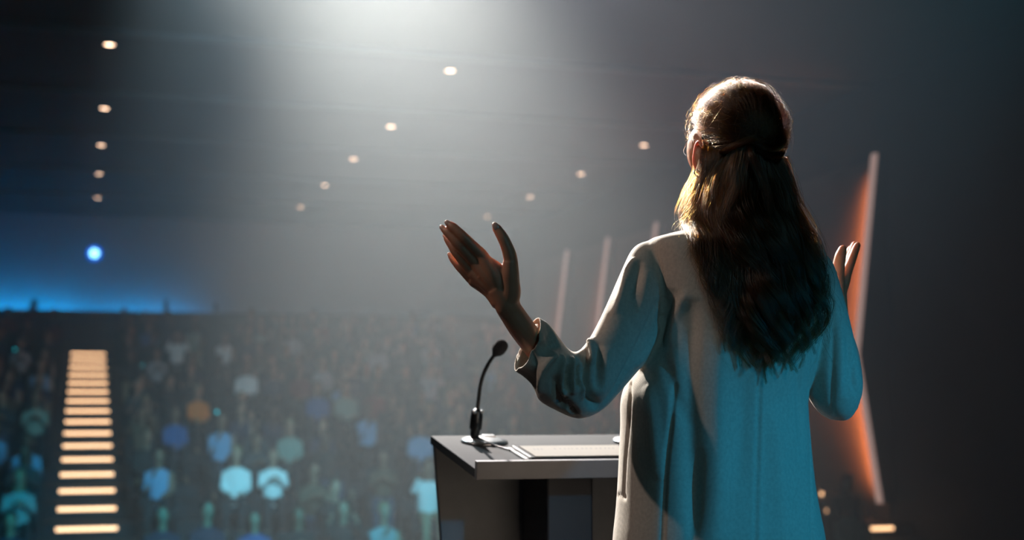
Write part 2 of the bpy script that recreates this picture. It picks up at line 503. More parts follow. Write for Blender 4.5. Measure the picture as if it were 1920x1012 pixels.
def seated(pose):
    """seated spectator facing -Y, floor at z=0, seat at 0.46"""
    arms = {'lap': [((.165, .10, 1.0), (.20, .02, .74), (.07, -.25, .66))],
            'clap': [((.165, .10, 1.0), (.21, .0, .78), (.035, -.22, .93))],
            'chin': [((.165, .10, 1.0), (.18, -.12, .76), (.04, -.12, 1.04))],
            'raised': [((.165, .10, 1.0), (.25, -.05, .92), (.15, -.16, 1.20))]}[pose]
    sh, el, ha = arms[0]
    body, shirt, trous, hair = MB(), MB(), MB(), MB()
    def both(mb, pts, rad, n=10):
        for s in (-1, 1):
            q = [(x * s, y, z) for x, y, z in pts]
            if pose == 'chin' and s == 1 and mb is not trous: q = {3: [(.165, .10, 1.0), (.20, .02, .74), (.09, -.22, .66)], 2: [(.16, -.10, .69), (.10, -.22, .66)]}[len(pts)]
            mb.tube(q, rad, n)
    body.ell((0, .07, 1.27), (.078, .095, .118))
    body.ell((0, -.02, 1.245), (.02, .02, .03), 8, 6)
    for s in (-1, 1): body.ell((s * .078, .08, 1.26), (.012, .02, .03), 8, 6)
    body.tube([(0, .10, 1.0), (0, .08, 1.20)], [.06, .05])
    body.ell((0, .10, .72), (.15, .10, .32))
    both(body, [sh, el, ha], [.05, .04, .028])
    for s in (-1, 1):
        h = Vector((ha[0] * s, ha[1], ha[2])) if not (pose == 'chin' and s == 1) else Vector((.10, -.22, .66))
        body.ell(h + Vector((-.01 * s, -.05, .01)), (.035, .06, .035), 10, 6)
    both(body, [(.10, .10, .54), (.12, -.32, .54), (.12, -.36, .08)], [.075, .055, .04])
    both(body, [(.12, -.34, .04), (.12, -.50, .035)], [.04, .035])
    shirt.rings([[Vector((w * math.cos(a), .10 + d * math.sin(a), z)) for a in [2 * math.pi * j / 20 for j in range(20)]]
                 for z, w, d in ((.47, .160, .125), (.6, .155, .122), (.8, .165, .125), (.95, .180, .120), (1.02, .165, .095), (1.07, .09, .070))])
    mid = tuple((Vector(el) * .3 + Vector(ha) * .7))
    both(shirt, [sh, el, mid], [.062, .050, .040])
    both(trous, [(.10, .10, .555), (.12, -.32, .55), (.12, -.36, .12)], [.09, .075, .058])
    trous.ell((0, .09, .555), (.185, .125, .09))
    hair.ell((0, .095, 1.305), (.088, .095, .100))
    return dict(body=union(body, 'person', .022, 3, 900), shirt=union(shirt, 'shirt', .022, 3, 600),
                trousers=union(trous, 'trousers', .028, 3, 400), hair=hair.mesh('hair'))
POSES = [seated(p) for p in ('lap', 'clap', 'chin', 'raised')]
hl = MB(); hl.ell((0, .095, 1.30), (.092, .10, .105)); hl.ell((0, .15, 1.16), (.095, .055, .19))
HAIRS = [POSES[0]['hair'], union(hl, 'long_hair', .022, 3, 300)]
for me in HAIRS: me.shade_smooth()
PLAINM = mat('audience_base', (0.5, 0.5, 0.5))
for d in POSES:
    for me in d.values():
        if not me.materials: me.materials.append(PLAINM)
if not HAIRS[1].materials: HAIRS[1].materials.append(PLAINM)

sb = MB()
sb.box((-.25, -.18, .38), (.25, .30, .46)).box((-.25, .235, .40), (.25, .31, 1.02)).box((-.275, -.15, .0), (-.235, .26, .66)).box((.235, -.15, 0), (.275, .26, .66))
SEAT = union(sb, 'theatre_seat', .02, 2, 260)
SEAT.materials.append(mat('seat_cloth', (0.018, 0.020, 0.026), 0.9))

def cloth(name, c): return mat('cloth_' + name.replace(' ', '_'), c, 0.85)
SHIRTS = {n: cloth(n, c) for n, c in {
    'white': (.80, .80, .80), 'pale grey': (.36, .34, .36), 'light blue': (.16, .30, .48), 'blue': (.02, .09, .26), 'orange': (.75, .20, .03),
    'grey green': (.22, .28, .24), 'beige': (.45, .38, .28), 'black': (.012, .012, .014), 'navy': (.015, .022, .05), 'charcoal': (.04, .042, .046),
    'dark red': (.14, .02, .02), 'brown': (.09, .055, .035)}.items()}
SKINS = [mat('audience_skin_%s' % n, c, 0.6) for n, c in (('light', (.38, .20, .14)), ('mid', (.24, .12, .08)), ('dark', (.10, .05, .035)))]
HAIRM = [mat('audience_hair_%s' % n, c, 0.6) for n, c in (('black', (.01, .01, .012)), ('brown', (.05, .03, .02)), ('fair', (.25, .17, .09)))]
TROUS = [cloth('dark trousers', (.015, .017, .022)), cloth('denim', (.03, .05, .09)), cloth('khaki', (.30, .25, .16))]

def part(o_name, me, m, parent):
    o = link_mesh(o_name, me, parent)
    o.material_slots[0].link = 'OBJECT'
    o.material_slots[0].material = m
    return o

def pix(p):
    q = p - Vector((0, 0, CAMZ))
    r = q.x * CY - q.y * SY; D = q.x * SY + q.y * CY
    d = D * CP + q.z * SP
    return 960 + F * r / d, 506 - F * (q.z * CP - D * SP) / d

seats = []
for k in range(-4, 15):
    y = Y0 + PITCHY * k + 0.72
    z = Z0 + RISE * k
    for j in range(19):
        seats.append((1.02 + .58 * j + (.29 if k % 2 else 0) * .4, y, z, k))
    for j in range(6):
        seats.append((-.82 - .58 * j, y, z, k))
special = [  # photo pixel of the chest, top, label, trousers, pose, hair
    (432, 915, 'white', 'seated audience member in a bright white top left of the pair in the front rows', 0, 0, 0),
    (512, 905, 'white', 'seated audience member in the brightest white top in the front rows', 0, 1, 0),
    (785, 925, 'white', 'seated audience member in white top and khaki trousers beside the lectern', 2, 3, 0),
    (480, 722, 'white', 'seated audience member in white top high in the middle of the stalls', 0, 0, 0),
    (602, 722, 'pale grey', 'seated audience member in pale top below the start of the hazy beam', 0, 0, 1),
    (640, 752, 'light blue', 'seated audience member in light blue top in the middle of the stalls', 0, 2, 0),
    (660, 782, 'grey green', 'seated audience member in grey green top in the middle of the stalls', 0, 0, 1),
    (572, 845, 'grey green', 'seated audience member in dull green top behind the bright white pair', 0, 0, 0),
    (695, 835, 'light blue', 'seated audience member in light blue top left of the lectern', 0, 2, 1),
    (290, 705, 'pale grey', 'seated audience member in pale grey top near the upper aisle steps', 0, 1, 0),
    (332, 672, 'white', 'seated audience member in white top near the head of the aisle', 0, 3, 0),
    (575, 765, 'blue', 'seated audience member in blue top in the middle of the stalls', 0, 0, 0),
    (372, 760, 'orange', 'seated audience member in orange top, the only orange in the hall', 0, 0, 0),
    (322, 838, 'blue', 'seated audience member in blue top beside the centre aisle', 0, 0, 1),
    (430, 672, 'white', 'seated audience member in white top in the upper rows of the stalls', 0, 2, 0),
    (545, 660, 'pale grey', 'seated audience member in pale grey top in the hazy upper rows', 0, 0, 0),
    (330, 905, 'light blue', 'seated audience member in light blue top in front rows near the aisle', 0, 2, 0),
    (808, 835, 'light blue', 'seated audience member in light blue top partly behind the lectern edge', 0, 0, 0),
    (700, 690, 'pale grey', 'seated audience member in pale grey top deep in the haze', 0, 0, 1),
    (45, 680, 'pale grey', 'seated audience member in pale grey top left of the centre aisle', 0, 1, 0),
    (15, 850, 'light blue', 'seated audience member in light blue top at the left edge', 0, 0, 0),
    (405, 850, 'light blue', 'seated audience member in light blue top behind the white pair', 0, 2, 1),
]
chosen = {}
for sp in special:
    best = min((s for s in range(len(seats)) if s not in chosen), key=lambda s: (pix(Vector((seats[s][0], seats[s][1], seats[s][2] + .85)))[0] - sp[0]) ** 2 + (pix(Vector((seats[s][0], seats[s][1], seats[s][2] + .85)))[1] - sp[1]) ** 2)
    chosen[best] = sp
n_people = 0
front = set()                                             # gaps in front of the people who stand out
for i, sp in chosen.items():
    x, y, z, k = seats[i]
    for q, (x2, y2, z2, k2) in enumerate(seats):
        if q not in chosen and 0 < k - k2 <= 2 and abs(x2 - x * (y2 / y)) < .42: front.add(q)
lab_used = {}
for i, (x, y, z, k) in enumerate(seats):
    u, v = pix(Vector((x, y, z + 1.0)))
    if u < -60 or u > 1640 or v > 1050: continue
    if 1180 < u < 1500: continue                              # hidden behind the speaker
    sp = chosen.get(i)
    if sp is None and (i in front or rng.random() < (0.36 if u < 900 else 0.45)): continue
    st = link_mesh('theatre_seat', SEAT)
    st.location = (x, y, z)
    pose = rng.choices([0, 1, 2, 3], [5, 3, 3, 1])[0]
    hs = rng.choices([0, 1], [3, 2])[0]
    hm = rng.choices([0, 1, 2], [4, 3, 1])[0]
    tr = rng.choices([0, 1, 2], [6, 3, 1])[0]
    col = rng.choices(list(SHIRTS), [0, 1, 1, 1, 0, 1, 1, 14, 9, 7, 1, 2])[0]
    skin = rng.choices([0, 1, 2], [4, 3, 2])[0]
    if sp: col, tr, pose, hs = sp[2], sp[4], sp[5], sp[6]
    b = part('person', POSES[pose]['body'], SKINS[skin], None)
    row = '%s row %s of the aisle' % (ordn[k + 4], 'left' if x < 0 else 'right')
    tag(st, 'dark theatre seat under %s top, %s' % (col, row), 'seat', 'theatre seats under %s tops, %s' % (col, row))
    b.location = (x, y, z); b.rotation_euler.z = rng.uniform(-.22, .22)
    sc = rng.uniform(.95, 1.06); b.scale = (sc, sc, sc)
    part('shirt', POSES[pose]['shirt'], SHIRTS[col], b)
    part('trousers', POSES[pose]['trousers'], TROUS[tr], b)
    part('hair', HAIRS[hs], HAIRM[hm], b)
    if sp: tag(b, sp[3], 'person')
    else:
        act = ['hands in lap', 'clapping', 'hand at chin', 'both hands raised'][pose]
        hl_ = ['short hair', 'long hair'][hs]
        where = '%s row %s of aisle' % (ordn[k + 4], 'left' if x < 0 else 'right')
        tag(b, 'audience member in %s top, %s, %s, %s' % (col, hl_, act, where), 'person', 'audience seated in the %s, %s top, %s, %s' % (where, col, hl_, act))
    n_people += 1
print('people', n_people)

def teal_dot(u, v, what):  # small glowing teal disc set on the nearest seat
    best = min(seats, key=lambda s: (pix(Vector((s[0] - .25, s[1] - .1, s[2] + .55)))[0] - u) ** 2 + (pix(Vector((s[0] - .25, s[1] - .1, s[2] + .55)))[1] - v) ** 2)
    e = empty('light_dot', (best[0] - .262, best[1] - .17, best[2] + .58))
    tag(e, what, 'marker light', 'teal light points on the seats')
    R = Matrix.Rotation(math.pi / 2, 4, 'X')
    MB().lathe([(.034, -.02), (.036, 0), (.03, .004)], 16, R).build('housing', M_black, e, True)
    MB().lathe([(.028, .004), (.024, .008)], 16, R).build('lens', M_teal, e, True)
M_teal = mat('teal_glow', (0, .5, .6), emit=(0.0, 0.50, 0.62), estr=2.2)
for u, v, w in ((255, 655, 'small round teal light at the top of the seating beside the aisle'), (265, 686, 'small round teal light on the aisle seat just below the topmost one'),
                (328, 742, 'upper of two close teal lights in the middle rows'), (336, 762, 'lower of two close teal lights in the middle rows'),
                (406, 782, 'small teal light right of the orange top'), (28, 664, 'small teal light left of the centre aisle'), (69, 658, 'larger teal light just left of the aisle')):
    teal_dot(u, v, w)
# ------------------------------------------------------------------ the speaker
FWD = Vector((SY, CY, 0)); RGT = Vector((CY, -SY, 0)); UP = Vector((0, 0, 1))
EYE = Vector((0, 0, CAMZ))
BASE = W(0.43, 2.80, 0.0)                       # where she stands
def body_frame(phi):
    """her right, forward (turned left of the camera direction by phi)"""
    c, s = math.cos(phi), math.sin(phi)
    return RGT * c + FWD * s, RGT * -s + FWD * c
BX, BY = body_frame(math.radians(20))

M_skin = mat('skin', (0.56, 0.27, 0.17), 0.5, sss=0.6, sssr=(1.0, .28, .12), noise_scale=60, noise_amt=0.08)
M_nail = mat('nail', (0.70, 0.42, 0.34), 0.25)
M_silver = mat('silver', (0.85, 0.83, 0.80), 0.15, 1.0)
def cloth_mat(name, c, scale=1500.0, transl=0.16):
    m = bpy.data.materials.new(name); m.use_nodes = True
    nt = m.node_tree; L = nt.links.new
    b = nt.nodes['Principled BSDF']; out = nt.nodes['Material Output']
    b.inputs['Roughness'].default_value = 0.75
    b.inputs['Sheen Weight'].default_value = 0.25
    b.inputs['Sheen Roughness'].default_value = 0.4
    tc = nt.nodes.new('ShaderNodeTexCoord')
    hs = []
    for ax in ('X', 'Z'):
        w = nt.nodes.new('ShaderNodeTexWave'); w.wave_type = 'BANDS'; w.bands_direction = ax
        w.inputs['Scale'].default_value = scale / 6.283 * (1.0 if ax == 'Z' else 0.9)
        w.inputs['Distortion'].default_value = 2.5; w.inputs['Detail'].default_value = 2; w.inputs['Detail Scale'].default_value = 0.6
        L(tc.outputs['Object'], w.inputs['Vector']); hs.append(w)
    mx = nt.nodes.new('ShaderNodeMath'); mx.operation = 'ADD'
    L(hs[0].outputs['Fac'], mx.inputs[0]); L(hs[1].outputs['Fac'], mx.inputs[1])
    nz = nt.nodes.new('ShaderNodeTexNoise'); nz.inputs['Scale'].default_value = 160; nz.inputs['Detail'].default_value = 5
    L(tc.outputs['Object'], nz.inputs['Vector'])
    ad = nt.nodes.new('ShaderNodeMath'); ad.operation = 'MULTIPLY_ADD'; ad.inputs[1].default_value = 0.25
    L(mx.outputs[0], ad.inputs[0]); L(nz.outputs['Fac'], ad.inputs[2])
    rp = nt.nodes.new('ShaderNodeMapRange'); rp.inputs['From Min'].default_value = 0.3; rp.inputs['From Max'].default_value = 1.1
    L(ad.outputs[0], rp.inputs['Value'])
    mc = nt.nodes.new('ShaderNodeMix'); mc.data_type = 'RGBA'
    mc.inputs[6].default_value = (*[x * 0.78 for x in c], 1); mc.inputs[7].default_value = (*[min(1, x * 1.16) for x in c], 1)
    L(rp.outputs[0], mc.inputs[0]); L(mc.outputs[2], b.inputs['Base Color'])
    bp = nt.nodes.new('ShaderNodeBump'); bp.inputs['Strength'].default_value = 0.25; bp.inputs['Distance'].default_value = 0.0006
    L(ad.outputs[0], bp.inputs['Height']); L(bp.outputs['Normal'], b.inputs['Normal'])
    tr = nt.nodes.new('ShaderNodeBsdfTranslucent'); L(mc.outputs[2], tr.inputs['Color'])
    ms = nt.nodes.new('ShaderNodeMixShader'); ms.inputs[0].default_value = transl
    L(b.outputs[0], ms.inputs[1]); L(tr.outputs[0], ms.inputs[2]); L(ms.outputs[0], out.inputs['Surface'])
    return m
M_blazer = cloth_mat('beige_wool', (0.56, 0.50, 0.43), transl=0.10)
M_trous = cloth_mat('beige_trousers', (0.50, 0.45, 0.39))

# ---- blazer: torso and sleeves lofted from their outlines, fused, then tailored
def torso_rings(levels, phi, n=56, pw=2.3, dc=2.80, grow=0.0):
    rings = []
    c, s = math.cos(phi), math.sin(phi)
    for v, ul, ur, hd in levels:
        cen = P((ul + ur) / 2, v, dc)
        hw = (ur - ul) / 2 / F * dc + grow
        pts = []
        for j in range(n):
            t = 2 * math.pi * j / n
            x = math.copysign(abs(math.cos(t)) ** (2 / pw), math.cos(t))
            y = math.copysign(abs(math.sin(t)) ** (2 / pw), math.sin(t)) * (hd + grow) / hw
            pts.append((x * c - y * s, x * s + y * c))
        m = max(p[0] for p in pts)
        rings.append([cen + RGT * (p[0] / m * hw) + FWD * (p[1] / m * hw) for p in pts])
    return rings
def sleeve_rings(defs, n=36):
    rings = []
    for (ua, va), (ub, vb), D, rd in defs:
        a, b = P(ua, va, D), P(ub, vb, D)
        c, ax = (a + b) / 2, (a - b) / 2
        view = (c - EYE).normalized()
        dp = (view - ax.normalized() * view.dot(ax.normalized())).normalized()
        rings.append([c + ax * math.cos(2 * math.pi * j / n) + dp * (rd * math.sin(2 * math.pi * j / n)) for j in range(n)])
    return rings
def dense(rings, k=4):
    """catmull-rom along the loft"""
    out = []
    m = len(rings)
    for i in range(m - 1):
        r0, r1, r2, r3 = rings[max(i - 1, 0)], rings[i], rings[i + 1], rings[min(i + 2, m - 1)]
        for q in range(k):
            t = q / k
            out.append([0.5 * ((2 * p1) + (p2 - p0) * t + (2 * p0 - 5 * p1 + 4 * p2 - p3) * t * t + (3 * p1 - p0 - 3 * p2 + p3) * t ** 3) for p0, p1, p2, p3 in zip(r0, r1, r2, r3)])
    out.append(rings[-1])
    return out

TORSO = [(424, 1335, 1480, .050), (431, 1302, 1500, .062), (439, 1260, 1522, .075), (446, 1235, 1536, .083), (453, 1214, 1546, .091), (470, 1209, 1554, .103), (500, 1212, 1556, .116), (550, 1216, 1553, .127),
         (610, 1218, 1543, .134), (680, 1192, 1530, .138), (740, 1165, 1517, .140), (800, 1163, 1518, .142), (900, 1159, 1527, .148),
         (960, 1155, 1537, .152), (1012, 1150, 1547, .157), (1150, 1142, 1563, .165)]
LSLV = [((1244, 458), (1280, 590), 2.775, .050), ((1212, 452), (1252, 632), 2.768, .066), ((1186, 466), (1240, 650), 2.758, .068), ((1166, 505), (1226, 664), 2.745, .066),
        ((1142, 560), (1198, 694), 2.71, .060), ((1120, 607), (1166, 731), 2.69, .058), ((1101, 640), (1128, 770), 2.675, .060), ((1081, 660), (1085, 785), 2.66, .063),
        ((1064, 652), (1042, 769), 2.65, .061), ((1047, 630), (1010, 750), 2.635, .056), ((1030, 608), (1001, 728), 2.62, .050), ((1014, 596), (982, 708), 2.61, .045), ((1002, 589), (956, 692), 2.605, .042)]
RSLV = [((1545, 474), (1530, 482), 2.87, .02), ((1560, 492), (1490, 510), 2.87, .050), ((1571, 525), (1488, 540), 2.865, .060), ((1588, 585), (1496, 595), 2.855, .062),
        ((1602, 645), (1506, 652), 2.84, .060), ((1612, 695), (1511, 705), 2.83, .058), ((1616, 735), (1517, 745), 2.835, .056), ((1600, 776), (1538, 774), 2.845, .050), ((1585, 789), (1558, 787), 2.85, .03)]
RFOR = [((1606, 770), (1545, 778), 2.86, .045), ((1617, 730), (1535, 745), 2.90, .05), ((1615, 695), (1536, 705), 2.94, .048), ((1608, 655), (1538, 660), 2.97, .044), ((1596, 622), (1544, 625), 2.99, .040)]

mb = MB()
mb.rings(dense(torso_rings(TORSO, math.radians(20))))
mb.rings(dense(sleeve_rings(LSLV)))
mb.rings(dense(sleeve_rings(RSLV)))
mb.rings(dense(sleeve_rings(RFOR)))
VOX = 0.0036
bl = union(mb, 'blazer', VOX, 16)

def co(me):
    a = np.empty(len(me.vertices) * 3); me.vertices.foreach_get('co', a); return a.reshape(-1, 3)
def nrm(me):
    a = np.empty(len(me.vertices) * 3, dtype=np.float32); me.vertex_normals.foreach_get('vector', a); return a.reshape(-1, 3).astype(float)
def setco(me, V):
    me.vertices.foreach_set('co', V.ravel()); me.update()

class Sculpt:
    """folds and seams drawn over a mesh along lines picked on its surface"""
    def __init__(self, me):
        self.me = me; self.V = co(me); self.N = nrm(me)
        self.bvh = BVHTree.FromPolygons([tuple(v) for v in self.V], [tuple(p.vertices) for p in me.polygons])
        self.d = np.zeros(len(self.V))
    def line(self, px):
        pts = []
        q = [Vector((u, v, 0)) for u, v in px]
        n = max(8, int(sum((q[i + 1] - q[i]).length for i in range(len(q) - 1)) / 5))
        m = len(q)
        for i in range(n + 1):
            t = i / n * (m - 1); k = min(int(t), m - 2); t -= k
            p0, p1, p2, p3 = q[max(k - 1, 0)], q[k], q[k + 1], q[min(k + 2, m - 1)]
            p = 0.5 * ((2 * p1) + (p2 - p0) * t + (2 * p0 - 5 * p1 + 4 * p2 - p3) * t * t + (3 * p1 - p0 - 3 * p2 + p3) * t ** 3)
            h = self.bvh.ray_cast(EYE, (P(p.x, p.y, 1) - EYE).normalized())
            if h[0] is not None: pts.append(h[0])
        return np.array([tuple(p) for p in pts])
    def near(self, L, r):
        lo, hi = L.min(0) - r, L.max(0) + r
        idx = np.where(((self.V > lo) & (self.V < hi)).all(1))[0]
        idx = idx[((self.V[idx] - np.array(EYE)) * self.N[idx]).sum(1) < 0.25]
        if len(idx) == 0: return idx, None, None
        D = np.linalg.norm(self.V[idx][:, None, :] - L[None], axis=2)
        k = D.argmin(1)
        return idx, D[np.arange(len(idx)), k], k
    def ends(self, k, n, taper):
        t = k / max(1, n - 1)
        return np.clip(t / taper, 0, 1) ** .7 * np.clip((1 - t) / taper, 0, 1) ** .7 if taper else 1.0
    def ridge(self, px, w, amp, taper=0.25):
        L = self.line(px)
        if len(L) < 2: return self
        idx, d, k = self.near(L, 3 * w)
        if len(idx): self.d[idx] += amp * np.exp(-(d / w) ** 2) * self.ends(k, len(L), taper)
        return self
    def step(self, px, w, amp, fall, taper=0.2):
        """raise what lies to the left of the travelled line, in the picture"""
        L = self.line(px)
        if len(L) < 2: return self
        idx, d, k = self.near(L, 3 * fall)
        T = np.gradient(L, axis=0)
        view = np.array(EYE) - L
        side = np.cross(view, T)
        side /= np.linalg.norm(side, axis=1)[:, None] + 1e-9
        s = ((self.V[idx] - L[k]) * side[k]).sum(1)
        self.d[idx] += amp * 0.5 * (1 + np.tanh(s / w)) * np.exp(-(np.maximum(s, 0) / fall) ** 2) * np.exp(-(np.minimum(s, 0) / (2 * w)) ** 2 * 0) * self.ends(k, len(L), taper) * (s > -3 * w)
        return self
    def apply(self):
        E = np.empty(len(self.me.edges) * 2, dtype=np.int64); self.me.edges.foreach_get('vertices', E); E = E.reshape(-1, 2)
        deg = np.bincount(E.ravel(), minlength=len(self.V)).astype(float)[:, None]
        def relax(X, k):
            for _ in range(k):
                acc = np.zeros_like(X)
                np.add.at(acc, E[:, 0], X[E[:, 1]]); np.add.at(acc, E[:, 1], X[E[:, 0]])
                X = .5 * X + .5 * acc / np.maximum(deg, 1)
            return X
        N = relax(self.N, 4); N /= np.linalg.norm(N, axis=1)[:, None] + 1e-9
        d = relax(self.d[:, None], 1)
        setco(self.me, relax(self.V + N * d, 1))

sc = Sculpt(bl)
# soft large folds of the back
sc.ridge([(1350, 620), (1346, 760), (1345, 900), (1340, 1040)], .022, .010, .3)
sc.ridge([(1296, 560), (1292, 680), (1296, 820), (1300, 1040)], .018, -.012, .2)
sc.ridge([(1312, 840), (1304, 930), (1298, 1040)], .010, -.005, .3)
sc.ridge([(1262, 540), (1246, 600), (1236, 660)], .014, -.009, .3)
sc.ridge([(1290, 545), (1268, 590), (1252, 650)], .010, .006, .3)
sc.ridge([(1236, 655), (1262, 720), (1285, 800)], .012, -.006, .3)
sc.ridge([(1212, 720), (1225, 800), (1232, 900)], .016, .006, .3)
sc.ridge([(1450, 760), (1462, 880), (1470, 1030)], .022, .005, .3)
sc.ridge([(1500, 640), (1498, 740), (1506, 860)], .012, -.006, .3)
sc.ridge([(1395, 700), (1392, 800), (1385, 920)], .016, -.004, .3)
# seams
for L in ([(1425, 690), (1423, 760), (1420, 850), (1415, 1045)], [(1264, 715), (1258, 790), (1248, 880), (1240, 1045)], [(1516, 750), (1521, 880), (1524, 1045)],
          [(1182, 715), (1180, 780), (1173, 860), (1169, 934)]):
    sc.ridge(L, .0042, -.0060, .05)
sc.step([(1424, 1045), (1428, 850), (1432, 690)], .004, .0036, .014, .05)
# armholes: the body cloth stands a little proud of the sleeve
sc.ridge([(1222, 470), (1235, 495), (1242, 525), (1244, 568), (1237, 616)], .0045, -.0036, .1)
sc.ridge([(1230, 472), (1244, 495), (1251, 525), (1253, 570), (1246, 612)], .008, .0022, .2)
sc.ridge([(1536, 472), (1541, 540), (1533, 620), (1520, 700), (1515, 738)], .0045, -.0050, .05)
# left sleeve
sc.ridge([(1236, 560), (1212, 612), (1180, 676), (1148, 735), (1120, 772)], .0050, -0.0060, .08)
sc.ridge([(1246, 600), (1220, 645), (1190, 690)], .009, 0.0078, .2)
sc.ridge([(1190, 482), (1177, 508), (1164, 555), (1150, 590)], .008, 0.0093, .3)
sc.ridge([(1200, 486), (1194, 520), (1180, 560)], .008, -0.0078, .3)
sc.ridge([(1214, 505), (1206, 560), (1188, 610)], .010, 0.0062, .3)
sc.ridge([(1107, 636), (1109, 658), (1109, 682)], .0065, 0.0170, .25)
sc.ridge([(1117, 640), (1122, 690), (1122, 730)], .009, -0.0139, .3)
sc.ridge([(1096, 655), (1098, 700), (1108, 748), (1124, 764)], .0085, -0.0248, .2)
sc.ridge([(1083, 668), (1084, 700), (1088, 726)], .0065, -0.0217, .2)
sc.ridge([(1090, 668), (1090, 706), (1098, 748)], .0065, 0.0170, .25)
sc.ridge([(1074, 668), (1073, 704), (1074, 740)], .0065, 0.0186, .25)
sc.ridge([(1064, 682), (1064, 712), (1062, 732)], .0060, -0.0217, .25)
sc.ridge([(1053, 664), (1053, 700), (1056, 732), (1072, 770)], .0065, 0.0186, .2)
sc.ridge([(1060, 738), (1068, 758), (1080, 778)], .006, -0.0155, .25)
sc.ridge([(1044, 700), (1046, 735), (1060, 768)], .008, -0.0155, .3)
sc.ridge([(1138, 650), (1132, 700), (1128, 745)], .010, 0.0093, .3)
# rolled edge where the sleeve bunches above the cuff
sc.step([(1004, 735), (1003, 712), (1009, 690), (1020, 671), (1036, 657), (1052, 650)], .0030, -.0135, .050, .12)
sc.ridge([(1012, 738), (1011, 712), (1017, 692), (1030, 674), (1046, 662)], .0075, 0.0116, .15)
sc.ridge([(1003, 640), (1000, 660), (1004, 690)], .006, -0.0093, .3)
sc.ridge([(1030, 632), (1012, 640), (1000, 658)], .006, 0.0078, .3)
sc.ridge([(1060, 690), (1059, 720), (1064, 737), (1070, 725), (1072, 702)], .0036, -.0085, .15)
sc.ridge([(1083, 672), (1086, 700), (1087, 724)], .0040, -.0110, .2)
sc.ridge([(1058, 738), (1068, 765), (1084, 783)], .0040, -.0075, .2)
sc.ridge([(1100, 650), (1104, 690), (1108, 735)], .0040, -.0080, .2)
sc.ridge([(1006, 733), (1005, 712), (1011, 691), (1022, 673), (1038, 660)], .0036, -.0080, .15)
# right sleeve
sc.ridge([(1560, 540), (1562, 620), (1560, 700), (1559, 786)], .0045, -.0040, .06)
sc.ridge([(1588, 620), (1592, 680), (1588, 745)], .009, -.006, .3)
sc.ridge([(1576, 600), (1578, 680), (1574, 750)], .010, .005, .3)
sc.ridge([(1606, 660), (1600, 700), (1603, 740)], .006, -.006, .3)
# pocket edge
sc.ridge([(1149, 926), (1160, 927), (1172, 932)], .004, -.005, .0)
sc.apply()

def cut_cap(me, c, n, rad, back=0.006):
    """open the end of a closed tube with a clean planar cut"""
    bm = bmesh.new(); bm.from_mesh(me)
    n = Vector(n).normalized(); c = Vector(c) - n * back
    near = [f for f in bm.faces if (f.calc_center_median() - c).length < rad]
    geom = list({e for f in near for e in f.edges}) + list({v for f in near for v in f.verts}) + near
    bmesh.ops.bisect_plane(bm, geom=geom, plane_co=c, plane_no=n, dist=1e-6)
    kill = [f for f in bm.faces if (f.calc_center_median() - c).length < rad + .004 and (f.calc_center_median() - c).dot(n) > 0]
    bmesh.ops.delete(bm, geom=kill, context='FACES')
    bm.to_mesh(me); bm.free(); me.shade_smooth()
def ring_frame(defs):
    r = sleeve_rings(defs)
    m = lambda q: sum(q, Vector()) / len(q)
    c1, c0 = m(r[-1]), m(r[-2])
    a, b = r[-1][0] - c1, r[-1][len(r[-1]) // 4] - c1
    n = a.cross(b).normalized()
    return c1, n if n.dot(c1 - c0) > 0 else -n
cL, nL = ring_frame(LSLV); cR, nR = ring_frame(RFOR)
cut_cap(bl, cL, nL + (EYE - cL).normalized() * .42, .075, .013)
cut_cap(bl, cR, nR, .055)
zb = P(1350, 1150, 2.8).z
cut_cap(bl, P(1350, 1150, 2.8), (0, 0, -1), .4, .02)

def child(name, me, m, parent, smooth=True):
    V = co(me) - np.array(BASE); setco(me, V)
    me.materials.clear(); me.materials.append(m)
    if smooth: me.shade_smooth()
    return link_mesh(name, me, parent)

# ---- body: head, torso, limbs and hands
HC = P(1378, 262, 2.80)                         # centre of the skull
HX, HY = body_frame(math.radians(30))
def H(x, y, z): return HC + HX * x + HY * y + UP * z
HR = Matrix((tuple(HX), tuple(HY), (0, 0, 1))).transposed()

hd = MB()
hd.ell(H(0, -.006, .012), (.076, .096, .100), 28, 18, HR)            # cranium
hd.ell(H(0, .035, -.035), (.064, .062, .082), 24, 14, HR)             # face
hd.ell(H(0, .055, -.088), (.034, .036, .030), 16, 10, HR)             # chin
for s in (-1, 1):
    hd.ell(H(s * .042, .050, -.035), (.026, .034, .026), 14, 9, HR)   # cheekbone
    hd.ell(H(s * .045, .022, -.070), (.022, .045, .028), 14, 9, HR)   # jaw
    hd.ell(H(s * .032, .080, .002), (.020, .012, .010), 12, 8, HR)    # brow
    hd.ell(H(s * .052, .040, -.018), (.024, .040, .050), 16, 10, HR)     # temple
hd.tube([H(0, .088, -.004), H(0, .104, -.030), H(0, .112, -.044), H(0, .094, -.052)], [.008, .010, .0125, .010], 12)   # nose
hd.ell(H(0, .090, -.070), (.022, .011, .006), 12, 8, HR)              # lips
hd.ell(H(0, .089, -.079), (.019, .011, .007), 12, 8, HR)
hd.tube([H(0, -.025, -.05), H(0, -.028, -.13), H(0, -.03, -.20)], [.055, .050, .058], 20)   # neck
for s in (-1, 1):                                                        # ears
    e0 = H(s * .0785, .014, -.040)
    out = HX * s * .75 - HY * .55
    rim = []
    for i in range(15):
        a = math.radians(-60 + 300 * i / 14)
        rim.append(e0 + (HY * math.sin(a) * .014 + UP * (math.cos(a) * .027 + .002)) + out * (.010 + .004 * math.cos(a)) - HY * (.004 * math.cos(a)))
    hd.tube(rim, [.0035] * 12 + [.0042, .0050, .0050], 8)
    hd.ell(e0 + out * .004, (.007, .012, .025), 12, 9, HR)
    hd.ell(e0 + out * .008 - UP * .026, (.0045, .007, .009), 10, 8, HR)
